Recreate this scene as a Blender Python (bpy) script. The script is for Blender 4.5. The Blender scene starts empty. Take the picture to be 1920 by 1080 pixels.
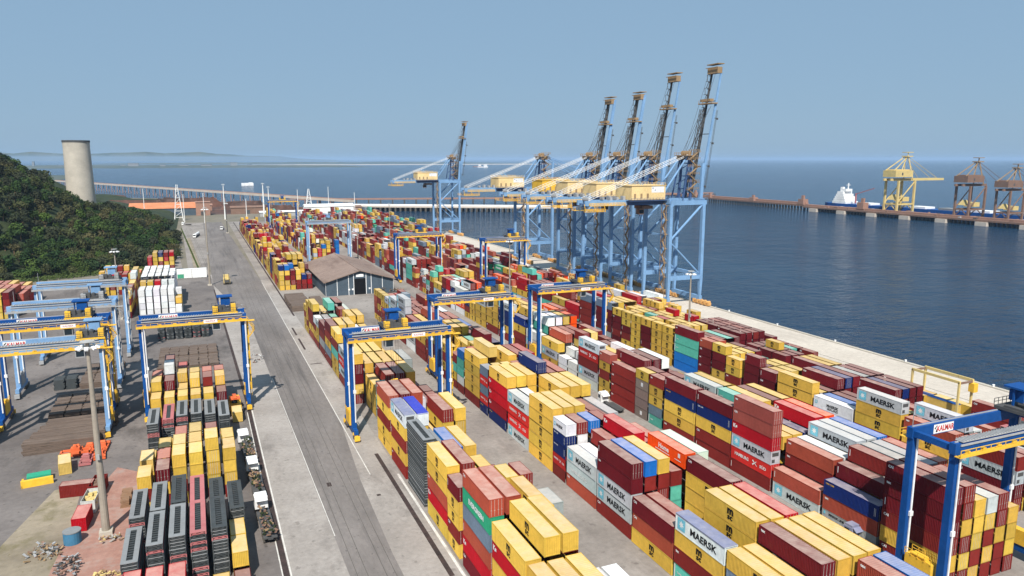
import bpy, math, random
from mathutils import Vector, Matrix, Euler
R = math.radians
rnd = random.Random(7)
SC = bpy.context.scene
COL = SC.collection

# ---------------- camera, sky, sun, exposure ----------------
H = 68.0
cam = bpy.data.cameras.new('camera'); camo = bpy.data.objects.new('camera', cam); COL.objects.link(camo)
camo.location = (0, 0, H); camo.rotation_euler = (R(90 - 9.92), 0, R(-23.11))
cam.sensor_width = 36; cam.lens = 36 * 1384.5 / 1920
cam.clip_start = 1; cam.clip_end = 120000
SC.camera = camo
SUN_AZ = 204.0; SUN_EL = 50.0      # the light comes from behind the camera, a little left of the yard's axis
w = bpy.data.worlds.new('World'); SC.world = w; w.use_nodes = True
nt = w.node_tree; bg = nt.nodes['Background']
sky = nt.nodes.new('ShaderNodeTexSky'); sky.sky_type = 'NISHITA'; sky.sun_disc = False
sky.sun_elevation = R(SUN_EL); sky.sun_rotation = R(SUN_AZ)
sky.altitude = 0; sky.air_density = 1.0; sky.dust_density = 0.6; sky.ozone_density = 2.0
hsv = nt.nodes.new('ShaderNodeHueSaturation'); hsv.inputs['Saturation'].default_value = 0.80; hsv.inputs['Value'].default_value = 1.0
air = nt.nodes.new('ShaderNodeMix'); air.data_type = 'RGBA'; air.inputs[0].default_value = 0.86   # moist, milky blue air evens the sky out
nt.links.new(sky.outputs[0], hsv.inputs['Color']); nt.links.new(hsv.outputs[0], air.inputs[6])
air.inputs[7].default_value = (2.75, 4.45, 6.35, 1); nt.links.new(air.outputs[2], bg.inputs[0])
bg.inputs[1].default_value = 0.075
sl = bpy.data.lights.new('sun', 'SUN'); sl.energy = 4.7; sl.angle = R(0.5); sl.color = (1, 0.955, 0.88)
so = bpy.data.objects.new('sun', sl); COL.objects.link(so)
sd = Vector((math.sin(R(SUN_AZ)) * math.cos(R(SUN_EL)), math.cos(R(SUN_AZ)) * math.cos(R(SUN_EL)), math.sin(R(SUN_EL))))
so.rotation_euler = sd.to_track_quat('Z', 'Y').to_euler(); so.location = (0, 0, 300)
vs = SC.view_settings; vs.view_transform = 'Standard'; vs.look = 'None'; vs.exposure = 0.35; vs.gamma = 1
SC.cycles.volume_bounces = 1 if hasattr(SC.cycles, 'volume_bounces') else 0
SC.cycles.max_bounces = 5; SC.cycles.diffuse_bounces = 3; SC.cycles.glossy_bounces = 3
SC.cycles.volume_step_rate = 5

# ---------------- materials ----------------
def _n(nt, t, **k):
    n = nt.nodes.new(t)
    for a, v in k.items(): setattr(n, a, v)
    return n
MATS = {}
def newmat(name):
    m = bpy.data.materials.new(name); m.use_nodes = True; MATS[name] = m
    return m, m.node_tree, m.node_tree.nodes['Principled BSDF']
def ramp(nt, fac, stops):
    r = _n(nt, 'ShaderNodeValToRGB'); e = r.color_ramp.elements
    while len(e) < len(stops): e.new(0.5)
    for i, (p, c) in enumerate(stops):
        e[i].position = p; e[i].color = (c[0], c[1], c[2], 1) if hasattr(c, '__len__') else (c, c, c, 1)
    nt.links.new(fac, r.inputs[0]); return r.outputs[0]
def noise(nt, vec, scale, detail=3, rough=0.55):
    n = _n(nt, 'ShaderNodeTexNoise'); n.inputs['Scale'].default_value = scale; n.inputs['Detail'].default_value = detail
    n.inputs['Roughness'].default_value = rough
    nt.links.new(vec, n.inputs['Vector']); return n.outputs['Fac']
def mix(nt, fac, a, b, mode='MIX'):
    m = _n(nt, 'ShaderNodeMix', data_type='RGBA', blend_type=mode)
    for s, v in ((m.inputs[0], fac), (m.inputs[6], a), (m.inputs[7], b)):
        if hasattr(v, 'links') or hasattr(v, 'is_linked'): nt.links.new(v, s)
        elif hasattr(v, '__len__'): s.default_value = (v[0], v[1], v[2], 1)
        else: s.default_value = v
    return m.outputs[2]
def mapping(nt, vec, sc):
    m = _n(nt, 'ShaderNodeMapping'); m.inputs['Scale'].default_value = sc; nt.links.new(vec, m.inputs[0]); return m.outputs[0]
def geo_pos(nt): return _n(nt, 'ShaderNodeNewGeometry').outputs['Position']

def paint(name, source, dust=0.0, rough=0.55, rust=0.5, dustcol=(0.62, 0.55, 0.48), metallic=0.0):
    """weathered paint; source = colour tuple, 'object' (object colour) or 'attr' (colour attribute)"""
    m, nt, b = newmat(name)
    pos = geo_pos(nt)
    if source == 'object': base = _n(nt, 'ShaderNodeObjectInfo').outputs['Color']
    elif source == 'attr': base = _n(nt, 'ShaderNodeAttribute', attribute_name='Col').outputs['Color']
    else:
        c = _n(nt, 'ShaderNodeRGB'); c.outputs[0].default_value = (*source, 1); base = c.outputs[0]
    big = ramp(nt, noise(nt, pos, 0.13, 2), [(0.3, 0.90), (0.7, 1.12)])
    col = mix(nt, 1.0, base, big, 'MULTIPLY')
    fine = ramp(nt, noise(nt, pos, 1.3, 5, 0.65), [(0.25, 0.84), (0.75, 1.12)])
    col = mix(nt, 1.0, col, fine, 'MULTIPLY')
    if rust > 0:
        st = ramp(nt, noise(nt, mapping(nt, pos, (1.6, 1.6, 0.22)), 1.0, 6, 0.7), [(0.60, 0.0), (0.72, rust)])
        col = mix(nt, st, col, (0.16, 0.065, 0.03))
    if dust > 0:
        d = ramp(nt, noise(nt, pos, 0.55, 5, 0.6), [(0.25, dust * 0.6), (0.8, min(1, dust * 1.7))])
        col = mix(nt, d, col, dustcol)
    nt.links.new(col, b.inputs['Base Color']); b.inputs['Roughness'].default_value = rough
    b.inputs['Metallic'].default_value = metallic
    b.inputs['Specular IOR Level'].default_value = 0.09
    return m
paint('container_paint', 'object', 0.0, rust=0.3)
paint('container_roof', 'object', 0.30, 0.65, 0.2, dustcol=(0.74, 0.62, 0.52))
paint('far_paint', 'attr', 0.0, rust=0.25)
paint('blue_steel', (0.009, 0.070, 0.26), 0.0, 0.45, 0.15)
paint('light_blue_steel', (0.18, 0.33, 0.54), 0.02, 0.5, 0.2)
paint('dark_blue_steel', (0.04, 0.09, 0.22), 0.03, 0.5, 0.3)
paint('yellow_steel', (0.80, 0.46, 0.03), 0.04, 0.5, 0.25)
paint('cream_panel', (0.80, 0.58, 0.27), 0.05, 0.5, 0.12)
paint('tan_steel', (0.30, 0.19, 0.09), 0.08, 0.6, 0.6)
paint('white_panel', (0.80, 0.80, 0.79), 0.03, 0.5, 0.05)
paint('grey_steel', (0.33, 0.34, 0.35), 0.08, 0.55, 0.3)
paint('dark_steel', (0.045, 0.05, 0.055), 0.06, 0.6, 0.3)
paint('galvanised', (0.48, 0.47, 0.44), 0.05, 0.5, 0.2, metallic=0.3)
paint('rust_steel', (0.16, 0.075, 0.045), 0.12, 0.8, 0.4)
paint('ore_steel', (0.27, 0.12, 0.075), 0.15, 0.8, 0.4)
paint('old_yellow', (0.62, 0.46, 0.14), 0.15, 0.7, 0.6)
paint('rack_grey', (0.20, 0.215, 0.225), 0.08, 0.6, 0.5)
paint('rack_dark', (0.045, 0.055, 0.06), 0.03, 0.7, 0.2)
paint('tank_green', (0.03, 0.30, 0.17), 0.05, 0.6, 0.1)
paint('green_paint', (0.02, 0.34, 0.20), 0.03, 0.6, 0.05)
paint('rack_red', (0.42, 0.10, 0.11), 0.12, 0.7, 0.3)
paint('orange_steel', (0.75, 0.13, 0.03), 0.05, 0.5, 0.2)
paint('tyre', (0.02, 0.02, 0.02), 0.15, 0.9, 0)
paint('glass_dark', (0.02, 0.03, 0.04), 0, 0.12, 0)
paint('door_black', (0.008, 0.008, 0.009), 0, 0.9, 0)
paint('letter_black', (0.012, 0.012, 0.013), 0, 0.6, 0)
paint('letter_white', (0.82, 0.82, 0.80), 0, 0.6, 0)
paint('letter_red', (0.55, 0.02, 0.02), 0, 0.6, 0)
paint('star_blue', (0.19, 0.55, 0.68), 0, 0.6, 0)
paint('concrete', (0.46, 0.42, 0.35), 0.15, 0.85, 0.12)
paint('mast_concrete', (0.29, 0.25, 0.20), 0.1, 0.85, 0.3)
paint('golden_steel', (0.62, 0.33, 0.10), 0.06, 0.55, 0.5)
paint('tank_blue', (0.03, 0.17, 0.30), 0.05, 0.6, 0.2)
paint('pier_concrete', (0.52, 0.45, 0.38), 0.2, 0.85, 0.2)
paint('pile_dark', (0.075, 0.07, 0.062), 0.05, 0.9, 0.2)
paint('tarp_blue', (0.10, 0.14, 0.30), 0.25, 0.5, 0)
paint('tarp_bright', (0.02, 0.04, 0.42), 0.05, 0.5, 0)
paint('wood', (0.22, 0.11, 0.05), 0.1, 0.8, 0)

def ground_mat(name, stops, scale, fine=0.9, stain=None, rough=0.85, stretch=(1, 1, 1), crack=0.0):
    m, nt, b = newmat(name); pos = geo_pos(nt)
    p = mapping(nt, pos, stretch)
    c = ramp(nt, noise(nt, p, scale, 7, 0.62), stops)
    f = ramp(nt, noise(nt, p, fine, 6, 0.7), [(0.25, 0.80), (0.75, 1.16)])
    c = mix(nt, 1.0, c, f, 'MULTIPLY')
    if stain:
        s = ramp(nt, noise(nt, mapping(nt, pos, stain[1]), stain[0], 6, 0.7), [(0.52, 0.0), (0.68, stain[3])])
        c = mix(nt, s, c, stain[2])
        s2 = ramp(nt, noise(nt, pos, stain[0] * 7, 3, 0.5), [(0.64, 0.0), (0.70, stain[3] * 0.8)])
        c = mix(nt, s2, c, stain[2])
    nt.links.new(c, b.inputs['Base Color']); b.inputs['Roughness'].default_value = rough
    b.inputs['Specular IOR Level'].default_value = 0.2
    bp = _n(nt, 'ShaderNodeBump'); bp.inputs['Strength'].default_value = 0.25; bp.inputs['Distance'].default_value = 0.05
    nt.links.new(noise(nt, pos, 3.0, 5), bp.inputs['Height']); nt.links.new(bp.outputs[0], b.inputs['Normal'])
    return m
ground_mat('yard_concrete', [(0.3, (0.21, 0.185, 0.165)), (0.7, (0.34, 0.305, 0.275))], 0.05, 0.9, (0.05, (1, 0.30, 1), (0.13, 0.112, 0.10), 0.8))
ground_mat('strip_concrete', [(0.3, (0.27, 0.242, 0.218)), (0.7, (0.40, 0.362, 0.33))], 0.06, 1.0, (0.09, (1, 0.35, 1), (0.17, 0.15, 0.135), 0.75))
ground_mat('apron_concrete', [(0.3, (0.50, 0.44, 0.37)), (0.7, (0.60, 0.535, 0.455))], 0.04, 0.6, (0.08, (1, 0.25, 1), (0.36, 0.31, 0.26), 0.5))
ground_mat('asphalt', [(0.3, (0.145, 0.128, 0.118)), (0.7, (0.235, 0.21, 0.195))], 0.07, 1.1, (0.16, (1.6, 0.06, 1), (0.095, 0.086, 0.082), 0.85), stretch=(1, 0.35, 1))
ground_mat('asphalt_left', [(0.3, (0.115, 0.100, 0.094)), (0.7, (0.225, 0.198, 0.182))], 0.035, 0.9, (0.07, (1, 0.4, 1), (0.060, 0.053, 0.050), 0.8))
ground_mat('dirt_ground', [(0.3, (0.20, 0.165, 0.12)), (0.7, (0.36, 0.30, 0.22))], 0.05, 0.6, (0.12, (1, 1, 1), (0.14, 0.12, 0.05), 0.7))
ground_mat('red_dust', [(0.3, (0.30, 0.15, 0.115)), (0.7, (0.40, 0.24, 0.19))], 0.15, 0.9, (0.3, (1, 1, 1), (0.32, 0.28, 0.25), 0.6))
ground_mat('ore_ground', [(0.35, (0.035, 0.028, 0.025)), (0.65, (0.14, 0.065, 0.045))], 0.03, 0.2, (0.02, (1, 1, 1), (0.16, 0.10, 0.08), 0.8))
ground_mat('field', [(0.3, (0.16, 0.14, 0.10)), (0.7, (0.24, 0.21, 0.17))], 0.02, 0.3, (0.05, (1, 1, 1), (0.12, 0.12, 0.06), 0.6))
ground_mat('hill_soil', [(0.3, (0.020, 0.032, 0.012)), (0.7, (0.05, 0.06, 0.025))], 0.08, 0.5)
ground_mat('far_land', [(0.3, (0.05, 0.07, 0.05)), (0.7, (0.12, 0.13, 0.10))], 0.0012, 0.01)
ground_mat('sand', [(0.3, (0.40, 0.36, 0.30)), (0.7, (0.55, 0.50, 0.43))], 0.01, 0.1)
ground_mat('marking', [(0.3, (0.55, 0.52, 0.47)), (0.7, (0.72, 0.70, 0.65))], 0.5, 2.0, (0.5, (1, 0.3, 1), (0.35, 0.32, 0.29), 0.7))
ground_mat('trench', [(0.3, (0.035, 0.028, 0.026)), (0.7, (0.075, 0.05, 0.045))], 0.5, 2.0)
ground_mat('brown_roof', [(0.3, (0.22, 0.155, 0.125)), (0.7, (0.31, 0.23, 0.19))], 0.05, 0.6, (0.15, (1, 0.2, 1), (0.15, 0.10, 0.08), 0.7), stretch=(1, 1, 1))
ground_mat('orange_roof', [(0.3, (0.52, 0.18, 0.08)), (0.7, (0.62, 0.26, 0.13))], 0.1, 0.6)
ground_mat('wall_slate', [(0.3, (0.06, 0.085, 0.11)), (0.7, (0.085, 0.115, 0.145))], 0.2, 0.9)
ground_mat('timber_stack', [(0.3, (0.10, 0.07, 0.055)), (0.7, (0.22, 0.165, 0.13))], 0.6, 2.0, (1.0, (0.3, 3, 3), (0.04, 0.035, 0.03), 0.9), stretch=(0.1, 2.5, 3))

# sea: deep blue body under small wind waves, rougher patches of gust further out
m, nt, b = newmat('sea_water'); pos = geo_pos(nt)
gust = ramp(nt, noise(nt, mapping(nt, pos, (1, 0.5, 1)), 0.0035, 4), [(0.35, 0.0), (0.65, 1.0)])
wc = mix(nt, gust, (0.0035, 0.024, 0.060), (0.007, 0.040, 0.085))
nt.links.new(wc, b.inputs['Base Color']); b.inputs['Roughness'].default_value = 0.12
b.inputs['IOR'].default_value = 1.33; b.inputs['Specular IOR Level'].default_value = 0.42
h1 = noise(nt, mapping(nt, pos, (1.0, 1.7, 1)), 0.16, 4, 0.6)
h2 = noise(nt, mapping(nt, pos, (1.0, 1.4, 1)), 0.033, 3, 0.5)
ad = _n(nt, 'ShaderNodeMath', operation='MULTIPLY_ADD'); nt.links.new(h2, ad.inputs[0]); ad.inputs[1].default_value = 1.6; nt.links.new(h1, ad.inputs[2])
bp = _n(nt, 'ShaderNodeBump'); bp.inputs['Strength'].default_value = 1.0; bp.inputs['Distance'].default_value = 4.5
nt.links.new(ad.outputs[0], bp.inputs['Height']); nt.links.new(bp.outputs[0], b.inputs['Normal'])

m, nt, b = newmat('leaves')   # object colour with clump-to-clump variation
base = _n(nt, 'ShaderNodeObjectInfo').outputs['Color']; pos = geo_pos(nt)
c = mix(nt, 1.0, base, ramp(nt, noise(nt, pos, 0.35, 3), [(0.3, (0.55, 0.6, 0.5)), (0.7, (1.5, 1.4, 1.2))]), 'MULTIPLY')
nt.links.new(c, b.inputs['Base Color']); b.inputs['Roughness'].default_value = 0.75; b.inputs['Specular IOR Level'].default_value = 0.15

# ---------------- mesh builder ----------------
class MB:
    def __init__(s): s.v = []; s.f = []; s.mi = []; s.m = 0; s.c = []; s.col = (1, 1, 1)
    def quad(s, *ids): s.f.append(ids); s.mi.append(s.m); s.c.append(s.col)
    def pts(s, ps):
        n = len(s.v); s.v.extend([tuple(p) for p in ps]); return n
    def face(s, ps): n = s.pts(ps); s.quad(*range(n, n + len(ps)))
    def box(s, x0, x1, y0, y1, z0, z1):
        n = s.pts([(x0, y0, z0), (x1, y0, z0), (x1, y1, z0), (x0, y1, z0), (x0, y0, z1), (x1, y0, z1), (x1, y1, z1), (x0, y1, z1)])
        for q in ((0, 3, 2, 1), (4, 5, 6, 7), (0, 1, 5, 4), (1, 2, 6, 5), (2, 3, 7, 6), (3, 0, 4, 7)): s.quad(*[n + i for i in q])
    def cbox(s, c, d): s.box(c[0] - d[0] / 2, c[0] + d[0] / 2, c[1] - d[1] / 2, c[1] + d[1] / 2, c[2] - d[2] / 2, c[2] + d[2] / 2)
    def beam(s, a, b, wa, ha=None, wb=None, hb=None, up=(0, 0, 1)):
        a = Vector(a); b = Vector(b); ha = ha or wa; wb = wb or wa; hb = hb or ha
        d = (b - a).normalized(); u = Vector(up)
        if abs(d.dot(u)) > 0.98: u = Vector((0, 1, 0))
        r = d.cross(u).normalized(); u = r.cross(d)
        P = []
        for p, ww, hh in ((a, wa, ha), (b, wb, hb)):
            for i, j in ((-1, -1), (1, -1), (1, 1), (-1, 1)): P.append(p + r * (i * ww / 2) + u * (j * hh / 2))
        n = s.pts(P)
        for q in ((0, 1, 2, 3), (7, 6, 5, 4), (0, 4, 5, 1), (1, 5, 6, 2), (2, 6, 7, 3), (3, 7, 4, 0)): s.quad(*[n + i for i in q])
    def tube(s, a, b, r0, r1=None, seg=8, cap=True):
        a = Vector(a); b = Vector(b); r1 = r0 if r1 is None else r1
        d = (b - a).normalized(); u = Vector((0, 0, 1)) if abs(d.z) < 0.9 else Vector((1, 0, 0))
        x = d.cross(u).normalized(); y = d.cross(x)
        P = []
        for p, r in ((a, r0), (b, r1)):
            for k in range(seg):
                t = 2 * math.pi * k / seg; P.append(p + x * math.cos(t) * r + y * math.sin(t) * r)
        n = s.pts(P)
        for k in range(seg): s.quad(n + k, n + (k + 1) % seg, n + seg + (k + 1) % seg, n + seg + k)
        if cap: s.quad(*[n + k for k in range(seg)][::-1]); s.quad(*[n + seg + k for k in range(seg)])
    def rail(s, a, b, h=1.1, step=2.0, t=0.07):
        a = Vector(a); b = Vector(b); L = (b - a).length; n = max(1, int(L / step)); up = Vector((0, 0, 1))
        for k in range(n + 1):
            p = a.lerp(b, k / n); s.beam(p, p + up * h, t)
        for f in (0.5, 1.0): s.beam(a + up * h * f, b + up * h * f, t)
    def mesh(s, name, mats, colored=False, smooth=False):
        me = bpy.data.meshes.new(name); me.from_pydata(s.v, [], s.f)
        for mm in (mats if isinstance(mats, (list, tuple)) else [mats]): me.materials.append(MATS[mm] if isinstance(mm, str) else mm)
        if isinstance(mats, (list, tuple)) and len(mats) > 1: me.polygons.foreach_set('material_index', s.mi)
        if colored:
            at = me.color_attributes.new('Col', 'FLOAT_COLOR', 'CORNER'); buf = []
            for f, c in zip(s.f, s.c): buf.extend((c[0], c[1], c[2], 1.0) * len(f))
            at.data.foreach_set('color', buf)
        if smooth: me.polygons.foreach_set('use_smooth', [True] * len(me.polygons))
        me.update(); return me

def tag(o, label=None, cat=None, group=None, kind=None):
    if label: o['label'] = label
    if cat: o['category'] = cat
    if group: o['group'] = group
    if kind: o['kind'] = kind
    return o
def obj(name, me, parent=None, loc=None):
    o = bpy.data.objects.new(name, me); COL.objects.link(o)
    if parent: o.parent = parent
    if loc: o.location = loc
    return o
def part(name, mb, mats, parent, loc=None, smooth=False):
    return obj(name, mb.mesh(name, mats, smooth=smooth), parent, loc)
def empty(name, loc, rz=0):
    o = bpy.data.objects.new(name, None); COL.objects.link(o); o.location = loc; o.rotation_euler = (0, 0, rz); o.empty_display_size = 0.5
    return o
def copy_tree(o, parent=None):
    c = o.copy(); COL.objects.link(c)
    if parent: c.parent = parent
    for ch in [x for x in KIDS.get(o.name, [])]: copy_tree(ch, c)
    return c
KIDS = {}
def reg(root):
    """remember a thing's tree so that it can be copied without searching the whole scene"""
    for o in [root] + list(root.children_recursive):
        if o.parent: KIDS.setdefault(o.parent.name, []).append(o)
    return root
def structure(name, mb, mats, smooth=False):
    o = part(name, mb, mats, None, smooth=smooth); o['kind'] = 'structure'; return o

# ---------------- lettering (flat text meshes) ----------------
TXT = {}
def text_data(s, size, bold=0.0):
    """verts (2D, centred) and faces of a word"""
    k = (s, size, bold)
    if k in TXT: return TXT[k]
    cu = bpy.data.curves.new('t', 'FONT'); cu.body = s; cu.size = size; cu.offset = bold; cu.resolution_u = 2
    cu.align_x = 'CENTER'; cu.align_y = 'CENTER'; cu.fill_mode = 'BOTH'; cu.space_line = 0.75
    o = bpy.data.objects.new('t', cu); COL.objects.link(o)
    dg = bpy.context.evaluated_depsgraph_get(); me = o.evaluated_get(dg).to_mesh()
    xs = [v.co.x for v in me.vertices]; ys = [v.co.y for v in me.vertices]; cx, cy = (min(xs) + max(xs)) / 2, (min(ys) + max(ys)) / 2
    vs_ = [(v.co.x - cx, v.co.y - cy) for v in me.vertices]; fs = [tuple(p.vertices) for p in me.polygons]
    o.evaluated_get(dg).to_mesh_clear(); bpy.data.objects.remove(o); bpy.data.curves.remove(cu)
    TXT[k] = (vs_, fs); return TXT[k]
def add_text(mb, s, size, f, bold=0.0):
    """f maps (u,v) of the word to a 3D point"""
    vs_, fs = text_data(s, size, bold); n = mb.pts([f(u, v) for u, v in vs_])
    for q in fs: mb.quad(*[n + i for i in q])
def fit_text(mb, s, wd, ht, f, bold=0.03):
    vs_, fs = text_data(s, 1.0, bold); kx = wd / (max(v[0] for v in vs_) - min(v[0] for v in vs_)); ky = ht / (max(v[1] for v in vs_) - min(v[1] for v in vs_))
    n = mb.pts([f(u * kx, v * ky) for u, v in vs_])
    for q in fs: mb.quad(*[n + i for i in q])
HAZE = 4.5e-5
# ---------------- the ground, roads, water, far land ----------------
def sheet(name, poly, z, m):
    mb = MB(); mb.face([(x, y, z) for x, y in poly]); return structure(name, mb, m)
QX = 219.0
# sea as one sheet to the horizon
mb = MB(); mb.face([(-60000, -3000, -4), (60000, -3000, -4), (60000, 90000, -4), (-60000, 90000, -4)]); structure('sea', mb, 'sea_water')
# land slab with quay wall
land = [(-1500, -60), (QX, -60), (QX, 880), (205, 900), (200, 955), (205, 1005), (160, 1062), (35, 1300), (-40, 1420), (-260, 1600), (-900, 2600), (-1500, 2600)]
mb = MB(); mb.face([(x, y, 0) for x, y in land])
for i in range(len(land)):
    a, b = land[i], land[(i + 1) % len(land)]
    mb.face([(a[0], a[1], -5), (b[0], b[1], -5), (b[0], b[1], 0), (a[0], a[1], 0)])
structure('ground', mb, 'field')
sheet('yard_pavement', [(31.3, 0), (195, 0), (195, 868), (31.3, 868)], 0.004, 'yard_concrete')
sheet('quay_apron', [(195, 0), (QX, 0), (QX, 872), (195, 872)], 0.008, 'apron_concrete')
sheet('yard_strip', [(9.9, 0), (37.3, 0), (37.3, 430), (6.5, 470), (5.2, 470), (9.9, 235)], 0.008, 'strip_concrete')
sheet('road', [(20.3, 0), (27.6, 0), (27.6, 118), (28.6, 150), (31.0, 185), (31.2, 430), (24, 900), (6, 900), (6, 430), (17.5, 330), (18.8, 180)], 0.012, 'asphalt')
sheet('left_yard_pavement', [(-75, 0), (9.9, 0), (9.9, 240), (6.2, 470), (-30, 470), (-95, 455), (-140, 420), (-140, 0)], 0.004, 'asphalt_left')
sheet('dirt_patch', [(-37, 118), (-27, 116), (-25.5, 150), (-26, 172), (-31, 170), (-36, 148)], 0.009, 'dirt_ground')
sheet('red_dust_ground', [(-27, 112), (-14.2, 112), (-14.0, 172), (-20, 178), (-24.5, 160), (-26.5, 135)], 0.010, 'red_dust')
sheet('access_lane', [(-18, 460), (-8.5, 460), (-24, 850), (-36, 850)], 0.006, 'yard_concrete')
sheet('second_lane', [(-7, 500), (-1, 470), (5.5, 472), (6, 900), (-16, 900)], 0.007, 'yard_concrete')
sheet('grass_verge', [(-3.0, 480), (1.5, 478), (-6, 700), (-9, 700)], 0.020, 'dirt_ground')
# white lines beside the road and the drains
mb = MB()
mb.box(31.05, 31.25, 152, 430, 0.014, 0.020); mb.box(36.55, 37.05, 60, 150, 0.014, 0.020)
mb.face([(19.3, 128, .018), (19.45, 128, .018), (18.6, 236, .018), (18.45, 236, .018)])
mb.box(10.35, 10.6, 60, 246, 0.014, 0.020); mb.box(9.05, 9.25, 60, 205, 0.014, 0.020)
structure('road_marking', mb, 'marking')
mb = MB(); mb.box(34.5, 35.4, 107, 163, 0.014, 0.024); mb.face([(9.3, 60, .022), (10.3, 60, .022), (10.2, 210, .022), (6.3, 415, .022), (5.7, 415, .022), (9.3, 210, .022)])
mb.box(36.2, 37.0, 330, 860, 0.014, 0.024)
for y0, y1 in ((268, 286), (292, 306)): mb.box(32.6, 33.3, y0, y1, 0.014, 0.024)
mb.box(31.9, 35.6, 247, 247.8, 0.014, 0.024)
mb.box(21.6, 22.5, 149.4, 151.4, 0.016, 0.022); mb.box(30.2, 31.0, 141, 141.8, 0.016, 0.022)
structure('drain_channel', mb, 'trench')
mb = MB()
for x in (20.5, 22.1, 25.0, 26.5): mb.box(x, x + 0.09, 20, 430, 0.014, 0.028)
for x in (199.3, 217.0): mb.box(x, x + 0.16, 20, 860, 0.010, 0.05)
for x0, x1 in ((4.0, -3.5), (5.0, -2.2), (7.2, 1.0), (8.2, 2.2)): mb.beam((x0 - 2.5, 480, 0.03), (x1 - 8.0, 800, 0.03), 0.12, 0.05)
structure('rail_tracks', mb, 'pile_dark')
# quay edge: coping and rubber fenders in a row
mb = MB(); mb.box(QX - 1.6, QX - 0.4, -20, 872, 0.01, 0.22); structure('quay_coping', mb, 'concrete')
mb = MB(); mb.box(QX, QX + 0.5, -20, 872, -4.5, -0.3)
y = 30
while y < 870: mb.box(QX + .5, QX + 1.3, y, y + 1.6, -3.4, -0.2); y += 6
o = part('fender_row', mb, 'tyre', None); tag(o, 'dark rubber fenders hung along the waterside face of the quay', 'fenders', kind='stuff')
# bollards standing on the quay edge
bo = MB(); bo.tube((0, 0, 0), (0, 0, .5), .28, .24, 10); bo.tube((0, 0, .5), (0, 0, .72), .40, .34, 10); bme = bo.mesh('bollard', 'white_panel')
for k in range(14):
    o = obj('bollard', bme, None, (QX - 1.0, 110 + k * 30.3, 0.2))
    tag(o, 'small pale mooring bollard standing in the row along the quay edge', 'bollard', 'mooring bollards along the quay edge')

# far coast: low land, sand spit, hills and town blocks sunk in the haze
def far_strip(name, x0, x1, y, depth, zt, m, seed, bumps=60, amp=0.5):
    r = random.Random(seed); mb = MB(); n = bumps; top = []; 
    for k in range(n + 1):
        t = k / n; x = x0 + (x1 - x0) * t; e = min(1, 4 * t, 4 * (1 - t))
        top.append((x, y + r.uniform(-0.1, 0.1) * depth, -4 + (zt * (1 - amp + amp * r.random())) * e + 0.3))
    for k in range(n):
        a, b = top[k], top[k + 1]
        mb.face([(a[0], a[1] - depth * .3, -4), (b[0], b[1] - depth * .3, -4), b, a])
        mb.face([a, b, (b[0], b[1] + depth, b[2] * .8), (a[0], a[1] + depth, a[2] * .8)])
        mb.face([(a[0], a[1] + depth, a[2] * .8), (b[0], b[1] + depth, b[2] * .8), (b[0], b[1] + depth * 1.3, -4), (a[0], a[1] + depth * 1.3, -4)])
    return structure(name, mb, m)
far_strip('far_coast', -4200, 1500, 7000, 1600, 14, 'far_land', 3, 90, 0.4)
far_strip('far_coast', -1200, 5200, 11500, 1500, 26, 'far_land', 4, 90, 0.5)
far_strip('sand_spit', -300, 5600, 9000, 300, 7, 'sand', 5, 60, 0.2)
far_strip('far_hills', -12000, 5500, 30000, 3500, 330, 'far_land', 6, 30, 0.35)
far_strip('near_coast', -1800, -420, 2700, 900, 8, 'far_land', 8, 40, 0.5)
rr = random.Random(12)
for k in range(14):
    mb = MB(); x = -1900 + k * 180 + rr.uniform(-60, 60); y = 7000 + rr.uniform(0, 400); wd = rr.uniform(30, 110); h = rr.uniform(5, 13) if k % 4 else rr.uniform(20, 45)
    if h > 36: wd = 14
    mb.box(x, x + wd, y, y + 40, 6, 8 + h)
    mb.box(x - 2, x + wd + 2, y - 2, y + 42, 8 + h, 9.5 + h)
    tag(part('far_building', mb, 'rack_grey', None), 'pale building on the hazy far shore behind the bay', 'building', 'buildings on the hazy far shore')
# ---------------- shipping containers ----------------
PAL = dict(Y=(.60,.38,.062), y=(.62,.43,.12), R=(.200,.022,.018), D=(.130,.010,.015), r=(.40,.008,.016), S=(.34,.065,.038), O=(.80,.075,.006),
  W=(.72,.73,.73), w=(.58,.59,.56), M=(.45,.48,.50), m=(.62,.64,.65), H=(.52,.025,.02), T=(.10,.42,.33), t=(.30,.52,.45), E=(.03,.30,.16), K=(.15,.20,.26),
  N=(.008,.022,.12), B=(.012,.13,.42), L=(.33,.34,.34), A=(.24,.18,.155), P=(.58,.68,.58), X=(.27,.29,.30), Q=(.30,.07,.055), G=(.36,.42,.42),
  U=(.62,.64,.65), V=(.70,.71,.72))
LOOK = dict(Y='yellow', y='pale yellow', R='brown red', D='dark maroon', r='bright red', S='faded rust red', O='orange', W='white', w='dull white',
  M='grey', m='pale grey', H='red', T='teal', t='light teal', E='green', K='slate grey', N='navy blue', B='blue', L='light grey', A='taupe', P='pale green',
  X='dark grey', Q='brick red', G='faded green grey', U='pale grey blue topped', V='white blue topped')
MARKW = dict(Y='black lettered', M='Maersk lettered', m='small lettered', H='white lettered', E='Evergreen lettered', O='white lettered', N='small lettered', r='white marked', D='', G='faded lettered', U='black lettered', A='square marked')
CW = 2.44
def L_of(k): return 12.19 if k == 40 else 6.06
MESH = {}
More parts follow.
